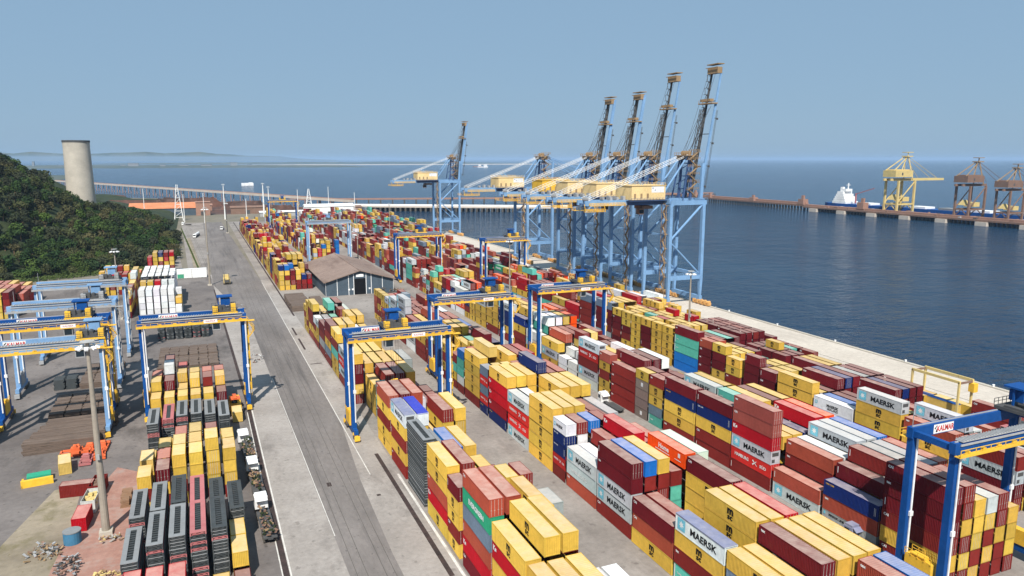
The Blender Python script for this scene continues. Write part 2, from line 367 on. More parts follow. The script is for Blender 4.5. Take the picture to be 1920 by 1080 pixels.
def corr(mb, p0, ax, L, z0, z1, nrm, depth, period):
    """trapezoid-corrugated sheet from p0 along ax, facing nrm"""
    n = int(L / period); pr = L / n; q = pr / 4; seq = []
    for k in range(n):
        u = k * pr; seq += [(u, 0), (u + q * 1.05, 0), (u + q * 2, -depth), (u + q * 3.05, -depth)]
    seq.append((L, 0)); P = []
    for u, d in seq:
        x = p0[0] + ax[0] * u + nrm[0] * d; y = p0[1] + ax[1] * u + nrm[1] * d
        P += [(x, y, z0), (x, y, z1)]
    b0 = mb.pts(P)
    for i in range(len(seq) - 1): mb.quad(b0 + 2 * i, b0 + 2 * i + 2, b0 + 2 * i + 3, b0 + 2 * i + 1)
def cmesh(kind, Lk, H_):
    k = (kind, Lk, H_)
    if k in MESH: return MESH[k]
    L = L_of(Lk); hx = CW / 2; hy = L / 2; mb = MB()
    if kind == 'frame':
        for sx in (-1, 1):
            for sy in (-1, 1):
                cx, cy = sx * (hx - .07), sy * (hy - .07)
                mb.cbox((cx, cy, H_ / 2), (.14, .14, H_ - .24))
                for z in (.06, H_ - .06): mb.cbox((sx * (hx - .081), sy * (hy - .089), z), (.168, .184, .124))
            mb.cbox((sx * (hx - .035), 0, .09), (.07, L - .37, .13)); mb.cbox((sx * (hx - .035), 0, H_ - .05), (.07, L - .37, .07))
        for sy in (-1, 1):
            mb.cbox((0, sy * (hy - .05), .10), (CW - .34, .10, .15)); mb.cbox((0, sy * (hy - .05), H_ - .06), (CW - .34, .10, .10))
        mb.box(-hx + .08, hx - .08, -hy + .12, hy - .12, .10, .15)
        me = mb.mesh('frame', 'container_paint')
    elif kind == 'side_wall_l': corr(mb, (-hx + .015, hy - .14), (0, -1), L - .28, .15, H_ - .08, (-1, 0), .062, .278); me = mb.mesh('side_wall', 'container_paint')
    elif kind == 'side_wall_r': corr(mb, (hx - .015, -hy + .14), (0, 1), L - .28, .15, H_ - .08, (1, 0), .062, .278); me = mb.mesh('side_wall', 'container_paint')
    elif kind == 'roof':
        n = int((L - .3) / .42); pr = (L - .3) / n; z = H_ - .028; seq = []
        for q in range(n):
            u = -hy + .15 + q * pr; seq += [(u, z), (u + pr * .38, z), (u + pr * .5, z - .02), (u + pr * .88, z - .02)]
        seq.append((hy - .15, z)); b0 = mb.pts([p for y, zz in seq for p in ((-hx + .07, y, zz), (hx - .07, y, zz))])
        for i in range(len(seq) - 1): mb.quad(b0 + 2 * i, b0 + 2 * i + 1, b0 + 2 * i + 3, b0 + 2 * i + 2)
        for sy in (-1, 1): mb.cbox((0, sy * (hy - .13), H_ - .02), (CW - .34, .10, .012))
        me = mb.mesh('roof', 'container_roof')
    elif kind == 'tarp':
        n = 14; b0 = []
        for q in range(n + 1):
            y = -hy + .02 + (L - .04) * q / n; s = .05 if q % 2 else 0
            b0.append(mb.pts([(-hx - .01, y, H_ - .20), (-hx - .01, y, H_ + .02), (0, y, H_ + .09 - s), (hx + .01, y, H_ + .02), (hx + .01, y, H_ - .20)]))
        for q in range(n):
            for j in range(4): mb.quad(b0[q] + j, b0[q + 1] + j, b0[q + 1] + j + 1, b0[q] + j + 1)
        mb.quad(*[b0[0] + j for j in range(5)])
        me = mb.mesh('tarpaulin', 'tarp_blue')
    elif kind == 'end_n': corr(mb, (-hx + .14, -hy + .03), (1, 0), CW - .28, .17, H_ - .11, (0, -1), .04, .25); me = mb.mesh('end_wall', 'container_paint')
    elif kind == 'end_f': corr(mb, (-hx + .14, hy - .03), (1, 0), CW - .28, .17, H_ - .11, (0, 1), .04, .25); me = mb.mesh('end_wall', 'container_paint')
    elif kind in ('door_a', 'door_b'):
        s = -1 if kind == 'door_a' else 1; x0, x1 = sorted((s * .01, s * (hx - .15))); mb.box(x0, x1, -hy + .04, -hy + .08, .17, H_ - .11)
        for q in range(5): z = .30 + q * (H_ - .6) / 5; mb.box(x0 + .06, x1 - .06, -hy + .028, -hy + .04, z, z + (H_ - .6) / 5 - .12)
        me = mb.mesh('door', 'container_paint')
    elif kind in ('bar_a', 'bar_b'):
        s = -1 if kind == 'bar_a' else 1
        for f in (.28, .78): x = s * f * (hx - .12); mb.box(x - .022, x + .022, -hy - .004, -hy + .026, .12, H_ - .10); mb.box(x - .1, x + .1, -hy - .008, -hy + .02, 1.05, 1.12)
        me = mb.mesh('locking_bar', 'galvanised')
    elif kind == 'reefer':   # the cooling unit of a refrigerated container
        mb.box(-hx + .16, hx - .16, -hy + .02, -hy + .06, .2, H_ - .12)
        mb.m = 1; mb.box(-.85, .85, -hy + .005, -hy + .02, H_ - 1.15, H_ - .35); mb.box(-.9, -.1, -hy + .005, -hy + .02, .35, 1.1); mb.m = 0; mb.box(.1, .9, -hy + .0, -hy + .02, .4, 1.2)
        me = mb.mesh('cooling_unit', ['container_paint', 'dark_steel'])
    MESH[k] = me; return me
# writing painted on the left side wall; u runs from the far end to the near end
def side_f(L, H_, x=-CW / 2 - .004):
    def mk(u0, v0): return lambda u, v: (x, -(u0 + u), v0 + v)
    return mk
def star(mb, f, r, n=7):
    c = mb.pts([f(0, 0)]); P = []
    for k in range(2 * n):
        a = math.pi / 2 + math.pi * k / n; q = r if k % 2 == 0 else r * .48; P.append(f(q * math.cos(a), q * math.sin(a)))
    b = mb.pts(P)
    for k in range(2 * n): mb.quad(c, b + k, b + (k + 1) % (2 * n))
def rect(mb, f, w_, h_):
    mb.face([f(-w_ / 2, -h_ / 2), f(w_ / 2, -h_ / 2), f(w_ / 2, h_ / 2), f(-w_ / 2, h_ / 2)])
def marks(mb, code, Lk, H_, xo=-CW / 2 - .004, lite=False, var=0):
    """material slots: 0 black 1 white 2 light blue 3 yellow; sets mb.m and mb.col"""
    L = L_of(Lk); mk = lambda u0, v0: (lambda u, v: (xo, -(u0 + u), v0 + v)); zc = H_ / 2 + .03
    def c(i): mb.m = i; mb.col = ((.012,)*3, (.8,)*3, (.19,.55,.68), (.7,.5,.05))[i]
    s40 = Lk == 40
    if code == 'Y':
        u = .3 if s40 else 0.0; k = 1.0 if s40 else .9
        c(0); fit_text(mb, 'm', 1.45 * k, 1.0 * k, mk(u, zc + .42 * k), .05); fit_text(mb, 'sc', 1.25 * k, .70 * k, mk(u, zc - .60 * k), .035)
    elif code in 'MU' and s40:
        c(2); mb_f = mk(-L * .5 + 1.6, zc); mb.face([(xo + .002, -(-L * .5 + 1.6 + a), zc + b) for a, b in ((-1.0, -1.0), (1.0, -1.0), (1.0, 1.0), (-1.0, 1.0))])
        c(1); star(mb, mb_f, .68)
        c(0); fit_text(mb, 'MAERSK', 6.5, 1.2, mk(1.1, zc - .05), .03)
    elif code == 'm' or (code in 'MU' and not s40):
        c(2); rect(mb, mk(-L * .5 + .8, zc), .8, .8); c(1); star(mb, lambda u, v: (xo - .004, -(-L * .5 + .8 + u), zc + v), .3)
        c(0); add_text(mb, 'MAERSK', .8 if not s40 else 1.0, mk(0, zc), .03)
        if s40: add_text(mb, 'SEALAND', .8, mk(0.1, zc - .8), .02)
    elif code == 'H':
        c(1); fit_text(mb, 'HAMBURG', L * .36, .75 if s40 else .45, mk(-L * .22, zc + .1), .03)
        fit_text(mb, 'SÜD', L * .16, .8 if s40 else .5, mk(L * .32, zc), .03)
        f = mk(L * .12, zc + .05); k = 1.0 if s40 else .6
        for a, b, e in (((-.7, .5), (.7, -.5), .17), ((-.7, -.5), (.5, .5), .17)):
            d = (b[0] - a[0], b[1] - a[1]); n_ = math.hypot(*d); px, py = -d[1] / n_ * e, d[0] / n_ * e
            mb.face([f(k * (a[0] + px), k * (a[1] + py)), f(k * (a[0] - px), k * (a[1] - py)), f(k * (b[0] - px * .3), k * (b[1] - py * .3)), f(k * (b[0] + px * .3), k * (b[1] + py * .3))])
    elif code == 'E': c(1); fit_text(mb, 'EVERGREEN', L * .56, .95 if s40 else .6, mk(.2, zc), .05)
    elif code == 'O':
        c(1); fit_text(mb, 'Home', 3.4, 1.05, mk(-.6, zc + .35), .04); rect(mb, mk(-1.0, zc - .55), 4.6, .16); rect(mb, mk(L * .33, zc - .5), 2.0, .14); rect(mb, mk(L * .36, zc + .5), .7, .8)
    elif code == 'G' : c(1); add_text(mb, 'HAMBURG SÜD', 1.0, mk(-.8, zc), .02)
    elif code == 'N':
        c(3 if var % 2 == 0 else 1); add_text(mb, 'CMA CGM', .42, mk(-L * .5 + 1.4, H_ - .55), .01); c(1); rect(mb, mk(L * .5 - .8, zc), .06, 1.5); rect(mb, mk(L * .5 - .55, zc), .06, 1.5)
    elif code == 'L': c(0); add_text(mb, 'MAERSK LINE', .6, mk(-L * .22, H_ - .65), .02); c(2); rect(mb, mk(-L * .5 + .6, H_ - .6), .45, .6)
    elif code == 'A' : c(1); rect(mb, mk(0, zc), .95, 1.05)
    elif code == 'T' : c(1); rect(mb, mk(-L * .5 + .25, zc), .28, H_ - .5); add_text(mb, 'CHINA', .4, mk(-L * .5 + 1.5, zc), .01)
    elif code == 'r' : c(1); add_text(mb, 'K', 1.1, mk(-L * .5 + .75, H_ - .95), .06); rect(mb, mk(-L * .5 + 1.35, H_ - 1.0), .5, .5)
    elif code in 'DRQS' :
        c(1)
        if var % 3 == 0: add_text(mb, 'CAI', .62, mk(-L * .5 + .9, H_ - .62), .03)
        elif var % 3 == 1: rect(mb, mk(-L * .5 + .42, H_ * .56), .14, 1.25)
        else: add_text(mb, 'tex', .6, mk(-L * .5 + .9, H_ - .6), .03)
def mark_mesh(code, Lk, H_, var):
    k = ('mark', code, Lk, H_, var if code in 'DRQSN' else 0)
    if k in MESH: return MESH[k]
    mb = MB(); marks(mb, code, Lk, H_, var=var)
    MESH[k] = mb.mesh('lettering', ['letter_black', 'letter_white', 'star_blue', 'yellow_steel']) if mb.v else None
    return MESH[k]
CONT = []   # every container: dict(code, x (left), y (near), z, L, H, block, bay, row, tier, top)
PH = 2.87
def Hgt(Lk): return 2.87 if Lk == 40 else 2.60
def bay(block, x0, y, Lk, cols, pitch=2.84, face=None, flat=False):
    """cols: for each row across the block the codes from the ground up"""
    b = BAYN[block] = BAYN.get(block, 0) + 1
    for i, s in enumerate(cols):
        z = 0.01
        for t, ch in enumerate(s):
            if ch != ' ':
                CONT.append(dict(c=ch, x=x0 + i * pitch, y=y, z=z, L=Lk, H=Hgt(Lk) if ch not in 'F' else 2.6, block=block, bay=b, row=i, tier=t, top=t == len(s) - 1, n=len(s)))
            z += Hgt(Lk)
BAYN = {}
def vary(c, r, a=.13):
    k = 1 + r.uniform(-a, a); return tuple(min(.85, max(.003, v * k * (1 + r.uniform(-.04, .04)))) for v in c)
# ---------------- which container stands where (read off the photograph) ----------------
B1, B2, B3, B4, B5, BL = ('roadside block', 37.7), ('second block', 68.3), ('third block', 105.4), ('fourth block', 142.0), ('quayside block', 172.2), ('left yard', -13.9)
def b(bl, y, L, *cols): bay(bl[0], bl[1], y, L, cols)
fr = random.Random(21)
def fill(bl, y0, y1, lo, hi, pal, p20=.35, n=6, seed=0, skip=0.04):
    r = random.Random(seed); y = y0
    while y < y1:
        use20 = r.random() < p20; base = r.uniform(lo, hi)
        for yy, Lk in (((y, 20), (y + 6.45, 20)) if use20 else ((y, 40),)):
            cols = []
            for i in range(n):
                h = max(0, min(6, int(round(base + r.uniform(-1.3, 1.3)))))
                if r.random() < skip: h = 0
                s = ''; last = r.choice(pal)
                for k in range(h):
                    if r.random() < .62: last = r.choice(pal)
                    s += last
                cols.append(s)
            bay(bl[0], bl[1], yy, Lk, cols)
        y += 12.95
# roadside block, front to back
b(B1, 70.8, 40, 'RRYRY', 'RRYRY', 'RRYRY', 'RRWw', 'RRWW', 'R')
b(B1, 83.8, 40, 'RRYrY', 'RRYRYY', 'RYRYRY', 'RR', 'R', '')
b(B1, 97.2, 40, 'DrSKES', 'RRYRYS', 'RRYR', 'RYRYY', 'RY', '')
b(B1, 105.0, 20, '', '', '', '', '', 'YRYX')
b(B1, 111.5, 20, 'YRYYD', '', '', '', '', '')
b(B1, 117.8, 40, 'YrSYY', 'RYRYR', '', '', '', '')
b(B1, 117.6, 20, '', '', 'RYRD', 'YRYD', 'RYRY', 'YRSR')
b(B1, 123.9, 20, '', '', 'YRYY', 'RYRY', 'YRR', '')
b(B1, 132.2, 40, '', '', 'RYRB', 'RYRY', 'YR', '')
b(B1, 146.5, 40, 'RYRYU', 'RYRYV', 'YRY', 'RYYYR', 'YRYYY', '')
b(B1, 160.6, 40, 'YYRYS', 'RYRYD', 'YRYSS', 'YR', 'RYR', 'YR')
b(B1, 167.6, 20, '', '', '', 'YRWW', 'YRD', '')
b(B1, 174.2, 20, '', 'RYY', 'TTT', '', 'RYR', 'YRR')
b(B1, 180.6, 20, '', 'TTTT', 'TTT', 'Yr', 'YW', 'RRD')
b(B1, 187.2, 40, '', 'YYY', 'YYYR', 'YrND', 'YYYY', 'RD')
b(B1, 200.3, 40, 'RYDDY', 'RYYY', 'RYRY', 'YRYY', 'YRYY', 'RYRX')
b(B1, 213.4, 40, 'RMHM', 'HYRY', 'YRYY', 'YRYY', 'RY', 'R')
b(B1, 226.5, 40, 'YYTRY', 'RMRT', 'YYYY', 'RYWY', 'RYRY', 'RY')
b(B1, 239.6, 40, 'RKYRD', 'RYRYY', 'YRYYY', 'YRYW', 'RYYY', 'RD')
b(B1, 252.7, 40, 'RLRD', 'YRDD', 'YRRY', 'YRYYY', 'YRYYY', 'RR')
b(B1, 265.8, 20, 'RYYM', 'YRDW', 'YYRD', 'YRRS', 'RRS', 'RR')
b(B1, 272.2, 20, 'RYRW', 'YRDX', 'RYWT', 'RYDrR', 'RRS', 'RS')
b(B1, 278.8, 40, 'SYRRY', 'RYRY', 'YRYWT', 'RRDrR', 'RYRP', 'RS')
b(B1, 291.9, 20, 'YRYYY', 'RYYw', 'YRY', 'RRRR', 'RYR', '')
b(B1, 298.3, 20, 'YYRY', 'YRYY', 'RY', 'RRRR', 'RY', '')
PA = 'YYYYYRRRRDDSTWMrBNO'; PB = 'YYYYYYYRRRRSDrN'
b(B1, 398.0, 20, 'YYYYN', 'YYRYB', 'YRRD', 'RRYY', 'RRN', 'RrD')
b(B1, 404.5, 20, 'YRYYY', 'RYRDY', 'YYRYB', 'RRYY', 'YRYYY', 'RRN')
fill(B1, 411, 760, 3.2, 5.2, PB, .6, seed=5)
# second block
b(B2, 54.6, 40, 'RYR', 'RYR', 'RYRA', 'YRYA', 'YRYYS', 'RYRYB')
b(B2, 67.5, 40, 'RRKY', 'RYRY', 'RYRYD', 'YRYYY', 'RYRYY', 'YRRYY')
b(B2, 80.2, 40, 'TRYU', '', 'RYRYY', 'YRYYY', 'RYRYr', 'RYR')
b(B2, 92.9, 40, 'YSD', 'YRR', '', '', 'RYYYD', 'RYRY')
b(B2, 105.7, 40, 'RMMDD', 'RRRRB', 'RNRRY', 'RTTR', 'RYYYO', 'RYRYP')
b(B2, 118.4, 40, 'SGM', 'YRW', 'RRYR', 'RYRYr', 'RYRr', 'RYSS')
b(B2, 131.2, 20, 'RHNNm', 'RYWWR', 'WRKRB', 'RRYRR', 'RYRS', 'RYW')
b(B2, 137.8, 40, 'YYYYY', 'RRRYY', 'RRYRY', 'RYRR', 'RYRR', 'YRRL')
b(B2, 150.6, 40, 'MHHM', 'RYRW', 'RYY', 'RRRYY', 'RYYYY', 'YRRRY')
b(B2, 163.4, 40, 'NrrrY', 'RYRYY', 'RYRYY', 'RYRYRN', 'RYYYR', 'RRYRS')
b(B2, 176.2, 20, 'NHKHK', 'RYRYy', 'RYRYy', '', '', 'RRRS')
b(B2, 182.7, 40, 'RYYYY', 'RYRRYy', '', 'RYYYY', 'RYRYR', 'RRYRr')
b(B2, 176.2, 20, '', '', '', 'RYRYR', 'RRYYN', '')
b(B2, 195.6, 20, 'RwTTB', 'RRYRr', 'RYRYY', 'YRYYY', 'YRYR', 'RRYT')
b(B2, 202.1, 20, 'RYTR', 'RYRY', 'RYRRY', 'RYRYY', 'YRYR', 'RRYT')
b(B2, 208.6, 40, 'RYRY', 'RYR', 'RYRY', 'RYYT', 'RYYRD', 'RYRN')
b(B2, 221.6, 40, 'RRRY', 'YRRY', 'RYRDY', 'YRRDY', 'RRYD', 'RRYD')
b(B2, 234.5, 40, 'RRYY', 'YRYR', 'RYRS', 'YRYS', 'RRYD', 'RRYB')
b(B2, 247.4, 40, 'WMYR', 'RRYY', 'RYRHS', 'RYRB', 'YYRS', 'RYYS')
b(B2, 260.4, 40, 'RRYMMM', 'RYRS', 'RHRR', 'RYRR', 'YRSS', 'RYRW')
b(B2, 273.4, 40, 'RRYMM', 'RRYK', 'RRRD', 'RYRR', 'YYRRR', 'RYRY')
b(B2, 286.3, 20, 'RRYYM', 'RRRY', 'RRRK', 'RRKK', 'YRRR', 'RRW')
b(B2, 292.8, 20, 'RRSYY', 'RYRY', 'YRRL', 'RRRKK', 'YRrR', 'RYR')
b(B2, 299.3, 20, 'YRYRY', 'RRYY', 'YRRR', 'RRrrR', 'RRRR', 'YR')
b(B2, 305.8, 20, 'YRSSY', 'YRYY', 'YRYS', 'RRrr', 'RRRR', 'YR')
fill(B2, 488, 850, 3.0, 5.0, PA.replace('O', 'Y'), .5, seed=8)
# third block
b(B3, 72.1, 40, 'RYRDDD', 'RYRYRR', 'YRYYY', 'RYRYM', 'RRYRR', 'RYYY')
b(B3, 85.0, 40, 'LSN', 'RYRD', 'RYYRR', 'YRYYX', 'RRYYX', 'RYRRS')
b(B3, 98.0, 40, 'MS', 'RYRS', 'YRRW', 'RRYNM'[:5], 'RRYYM', 'YRYRB')
b(B3, 111.2, 40, 'RHMrQQ', 'RYYY', 'RYRY', 'RYYN', 'YRRDr', 'RRYDO')
b(B3, 123.9, 40, 'RRYND', '', 'RYRYT', 'YRYYY', 'RYRDD', 'RYRYY')
b(B3, 136.9, 40, 'RYYND', 'RYYRD'[:0], 'YRRYM', 'RYRYY', 'RRYW', 'RYRS')
b(B3, 143.3, 20, '', 'RYYR', '', '', '', '')
b(B3, 149.9, 20, 'TKYYR', 'RYRYR', 'RRRRD', 'RRRD', 'YRYY', 'YRYR')
b(B3, 156.4, 20, 'AAAAY', 'RYRRD', 'RRRD', 'RRRD', 'YRYY', 'RYR')
b(B3, 163.0, 40, 'RRRR', 'RRRDD', 'YRDDD', 'YRDDW', 'RYR', 'RRR')
b(B3, 176.0, 20, 'YYRYQ', 'RYRY', 'YRSRR', 'YYRS', 'RYWW', 'RRY')
b(B3, 182.7, 40, 'wMRHM', 'RRYW', 'RSYY', 'RYS', 'YYRW', 'YY')
b(B3, 195.8, 20, 'wW', 'rWW', 'wWW', 'RYwW', 'RSYD', 'RYND')
b(B3, 202.4, 20, 'WW', 'WWW', 'YSYyR', 'Yyyyy', 'wW', 'RRYR')
b(B3, 209.0, 40, 'YMY', 'RYWS', 'RRYR', 'RYRR', 'RRP', 'RRDR')
b(B3, 222.0, 40, 'YMW', 'YTyTW', 'RYYTW', 'YYRYY', 'RRROO', 'RRRD')
b(B3, 235.0, 40, 'RRYN', 'RYRrY', 'DRRRY', 'YRMS', 'RYRMO', 'RRYMS')
b(B3, 248.0, 40, 'RYNNM', 'RYRRY', 'DRRYY', 'YRRR', 'RRKK', 'RRNR')
b(B3, 261.0, 40, 'RYYYY', 'RYMNM', 'DRRYR', 'RYRY', 'KKKK', 'RRNR')
b(B3, 274.0, 40, 'YYYM', 'RYRWW', 'DRYKY', 'RYYY', 'RYYB', 'RRKK')
WH = 'WWWWWwNBrRUmR'
fill(B3, 287, 300, 3, 4, PA, .4, seed=31)
b(B3, 300, 40, 'WWWw', 'UMMMU', 'UMNUO', 'MWWB', 'WRWW', 'RWWr')
b(B3, 313, 20, 'WrWNW', 'WUWNr', 'WWrWB', 'RrWWw', 'WWWr', 'RrW')
b(B3, 319.5, 20, 'RWWrr', 'NWNWU', 'RRWRW', 'WWNW', 'WWW', 'RRW')
b(B3, 326, 20, 'RRNRR', 'RRWSR', 'RYRR', 'WWN', 'WWW', 'RRR')
fill(B3, 333, 860, 2.8, 5.0, 'YYYRRRRRDDSSTWMrK', .4, seed=9)
# fourth block
b(B4, 85.0, 40, 'RDMR', 'YRDR', 'RRR', 'XX', 'YRX', 'X')
b(B4, 98.0, 40, 'RYYS', 'YRYWM', 'RYDM', 'YYY', 'YR', '')
b(B4, 111.0, 40, 'RrYYM', 'RRYYM'[:4], 'YYY', 'RYR', 'YY', 'RSR')
b(B4, 124.0, 40, 'RWm', 'RrB', 'RRD', 'RRD', 'Y', 'RS')
b(B4, 137.0, 40, 'RRYY', 'RYY', 'RYD', 'DDDD', 'RRDN', 'RRDD')
b(B4, 150.0, 20, 'RDDD', 'RDDY', 'RRRY', 'RDDY', 'RRD', 'RRD')
b(B4, 156.5, 20, 'RDDDD', 'RDDD', 'RRDY', 'RDDY', 'RRD', 'RRD')
b(B4, 164.4, 20, 'YRYY', 'RDD', 'RDD', 'RDD', 'RYY', 'RRD')
b(B4, 170.9, 20, 'YYDDY', 'RDDY', 'RDDY', 'RRRY', 'RRRD', 'RRT')
b(B4, 177.4, 20, 'YDDDS', 'RDDDS', 'RDDS', 'RDDY', 'YRRD', 'RRT')
b(B4, 184.2, 40, 'BBTTD', 'RRND'[:2], 'YRSD', 'RRDD', 'RRDT', 'RRDD')
for k in range(6):
    y = 197.4 + 6.5 * k
    b(B4, y, 20, ['YYYYY', 'YYYYY', 'YDDDY'[::-1][:5], 'YYYYY', 'YRDYY', 'DRDDY'][k], 'YYRYY'[:5 - k % 2], 'YYYY' + 'YYrT'[k % 4], 'YYRYY', 'YRYYY'[:4 + (k % 3 == 0)], 'YYRY')
b(B4, 236.6, 40, 'GDDDK', 'RRDYY', 'YYRTY', 'YRRrY', 'YYYY', 'RRRR')
b(B4, 249.6, 40, 'RRRRK', 'RRYD', 'RYRDr', 'RYWW', 'YWWW', 'RRR')
fill(B4, 262.6, 330, 2.6, 3.8, 'RRRRDYYSWMTr', .3, seed=15)
fill(B4, 333, 860, 2.4, 4.6, 'RRRRRDDSSYYTEMKO', .35, seed=16)
# quayside block
fill(B5, 111, 137, 0.2, 0.9, 'YYRRS', .2, seed=41)
b(B5, 137, 40, 'DD', 'DN', 'DD', 'DD', 'Y', '')
b(B5, 150, 40, 'DD', 'DL', 'DD', 'DD', 'Y', '')
b(B5, 163, 40, 'DD', 'YY', 'YY', 'Y', '', '')
for k in range(3): b(B5, 178 + 6.5 * k, 20, 'DD', 'DDY'[:2 + (k == 1)], 'DD', 'DT'[:2 if k else 1], 'DR', 'D')
for k in range(4): b(B5, 200 + 6.5 * k, 20, 'DDD', 'DDD', 'DDR', 'DDD', 'DD' if k else 'D', 'DD')
for k in range(4): b(B5, 230 + 6.5 * k, 20, 'YY', 'YYr'[:3 - k % 2], 'YY', 'YYY'[:2 + k % 2], 'Y', 'Y')
fill(B5, 258, 300, 1.6, 2.4, 'YYYWWWrrRD', .3, seed=43)
fill(B5, 300, 600, 0.8, 2.2, 'RRDSOYNKW', .3, n=5, seed=44)
fill(B5, 600, 850, 2.0, 4.0, 'YYYRRRrKT', .3, n=6, seed=45, skip=.15)
# left yard (rows 3.05 m apart)
def l(y, L, *cols): bay('left yard', -13.9, y, L, cols, 3.12)
l(106.4, 40, 'rr', 'rr', 'rr', '', '', '')
l(112.4, 20, '', '', '', '', 'Y', 'D')
l(119.0, 20, '', '', '', '', '', 'YY')
l(125.2, 20, '', '', '', '', '', 'YY')
l(150.6, 20, 'YRY', '', '', '', '', '')
l(152.8, 20, '', 'RYD', 'YRYY', 'RYYY', 'RYYYY', 'RYYY')
l(159.2, 20, 'RYy', 'RRS', 'YRYy', 'YYRY', 'YRYY', 'YRYY')
l(165.6, 20, 'RY', 'YRY', 'RYR', 'YRYY', 'YRS', 'YYY')
l(172.0, 20, '', 'YY', 'RYS', 'YRY', 'RRR', '')
l(201.5, 20, 'RYYT'[:3], 'RYY', 'YRY', 'RYY', 'RYY', 'RDD')
l(207.9, 20, 'YRYY', 'RDDD', 'YYY', 'YRYY', 'RYRR', 'RRDY')
l(214.3, 20, 'YYYS', 'RRDDU', 'YYYY', 'YRYY', 'RRRS', 'YRRS')
l(220.7, 20, 'RRS', 'RYRDD', 'RRrr', 'YRY', 'YYY', 'RRR')
# further up the left yard: white reefers, yellow open containers, a mixed stack
def l2(y, L, *cols): bay('left yard', -25.6, y, L, cols, 2.95)
l2(345, 20, '', '', '', '', '', 'WW')
l2(352, 20, '', '', '', '', '', 'WYY')
l2(355, 40, 'WWWW', 'WWWW', 'WWWW', 'WWWw', 'WWWW', '')
l2(361, 20, '', '', '', '', '', 'WYYW')
l2(370, 20, 'WWWWY', 'WWWWY', 'WWWWr', 'WWWWW', 'WWWWW', '')
l2(377, 40, 'WWWWW', 'WWWWW', 'WWWWW', 'WWWWW', 'WWWWW', '')
l2(390, 40, 'WWWWW', 'WWWWW', 'WWWWw', 'WWWWW', 'WWWWW', '')
l2(403, 40, 'WWWWW', 'WWWWW', 'WWWWW', 'WWWWW', 'WWWW', '')
bay('left yard', -28.4, 484, 20, ['RRrr', 'RYYYY', 'YYRYN', 'YRYrR', 'RRYYr'], 2.95)
bay('left yard', -28.4, 491, 20, ['RRrR', 'YYYYY', 'YYYYN', 'YYrRR', 'YYYrS'], 2.95)
def l3(x0, y, L, *cols): bay('hillside yard', x0, y, L, cols, 2.9)
l3(-48.3, 430, 20, 'RYRY', 'YRYYY', 'RYRRw', 'YRRRR', 'RRYYY', 'YRYR', 'YRYY')
l3(-48.3, 423.5, 20, 'S', 'YYYY', 'YRRr', 'RYYR', 'RRSr', 'YRSO', 'YRRO')
l3(-48.3, 417, 20, '', 'YYY', 'YRW', 'RYT', 'RRBR', 'YRYY', 'YRYY')
for k in range(5): l3(-48.3, 404 - 13 * k, 40, '', '', '', '', '', '', ['YRRYY', 'RWYRW', 'YRRY', 'RYWR', 'DYRY'][k])
l3(-90.5, 372, 40, 'YYYY', 'YYYY', 'YYYY', 'YYYY', 'YRRD')
l3(-90.5, 385, 40, 'YYY', 'YRRS', 'YYRS', 'RRSS', 'RRSS', 'RSS')
l3(-90.5, 398, 40, 'YYY', 'YRRS', 'YYRS', 'RRSY', 'RRS', 'RrS')
l3(-90.5, 411, 40, 'YYr', 'YRS', 'YYS', 'RRS', 'RRY', 'YR')
# ---------------- choose which are built one by one, which as the far mass ----------------
CW_ = 2.44
occ = {}
for q, c in enumerate(CONT):
    c['cx'] = c['x'] + CW_ / 2; c['cy'] = c['y'] + L_of(c['L']) / 2
def covered(c, dx, dy, dz, s=0):
    """is a face of c hidden by a neighbour? samples a point just outside that face"""
    if dy == 0 and c['L'] == 40 and s == 0: return covered(c, dx, dy, dz, 1) and covered(c, dx, dy, dz, -1)
    px = c['cx'] + dx * (CW_ / 2 + 1.0); py = c['cy'] + dy * (L_of(c['L']) / 2 + 1.3) + s * 3.3; pz = c['z'] + c['H'] / 2 + dz * (c['H'] / 2 + .4)
    for o in GRID.get((int(px // 8), int(py // 14)), ()):
        if o is not c and o['x'] - .4 < px < o['x'] + CW_ + .4 and o['y'] - .5 < py < o['y'] + L_of(o['L']) + .5 and o['z'] - .1 < pz < o['z'] + o['H'] + .1: return True
    return False
GRID = {}
for c in CONT:
    for gx in range(int((c['x'] - .5) // 8), int((c['x'] + 3) // 8) + 1):
        for gy in range(int((c['y'] - .6) // 14), int((c['y'] + L_of(c['L']) + .6) // 14) + 1): GRID.setdefault((gx, gy), []).append(c)
fw = Vector((math.sin(R(23.11)) * math.cos(R(9.92)), math.cos(R(23.11)) * math.cos(R(9.92)), -math.sin(R(9.92))))
rt = Vector((math.cos(R(23.11)), -math.sin(R(23.11)), 0)); upv = rt.cross(fw)
def pix(x, y, z):
    P = Vector((x, y, z - H)); d = max(.1, P.dot(fw)); return 960 + 1384.5 * P.dot(rt) / d, 540 - 1384.5 * P.dot(upv) / d, d
for c in CONT:
    L = L_of(c['L']); e = c['exp'] = dict(left=not covered(c, -1, 0, 0), right=not covered(c, 1, 0, 0), near=not covered(c, 0, -1, 0), far=not covered(c, 0, 1, 0), top=not covered(c, 0, 0, 1))
    px, py, d = pix(c['cx'], c['cy'], c['z'] + c['H']); k = (1384.5 / d) ** 2
    v = Vector((c['cx'], c['cy'], c['z'] - H)).normalized()
    a = (e['left'] and v.x > 0) * L * c['H'] * abs(v.x) + (e['right'] and v.x < 0) * L * c['H'] * abs(v.x) + e['near'] * CW_ * c['H'] * abs(v.y) + e['top'] * CW_ * L * abs(v.z)
    fx, fy = (px / 1920, py / 1080)
    inside = 1.0 if -.02 < fx < 1.02 and fy < 1.0 else (.35 if -.06 < fx < 1.06 and fy < 1.06 else 0.0)
    c['score'] = a * k * inside; c['seen'] = e['left'] or e['right'] or e['near'] or e['top'] or e['far']; c['in'] = inside > 0
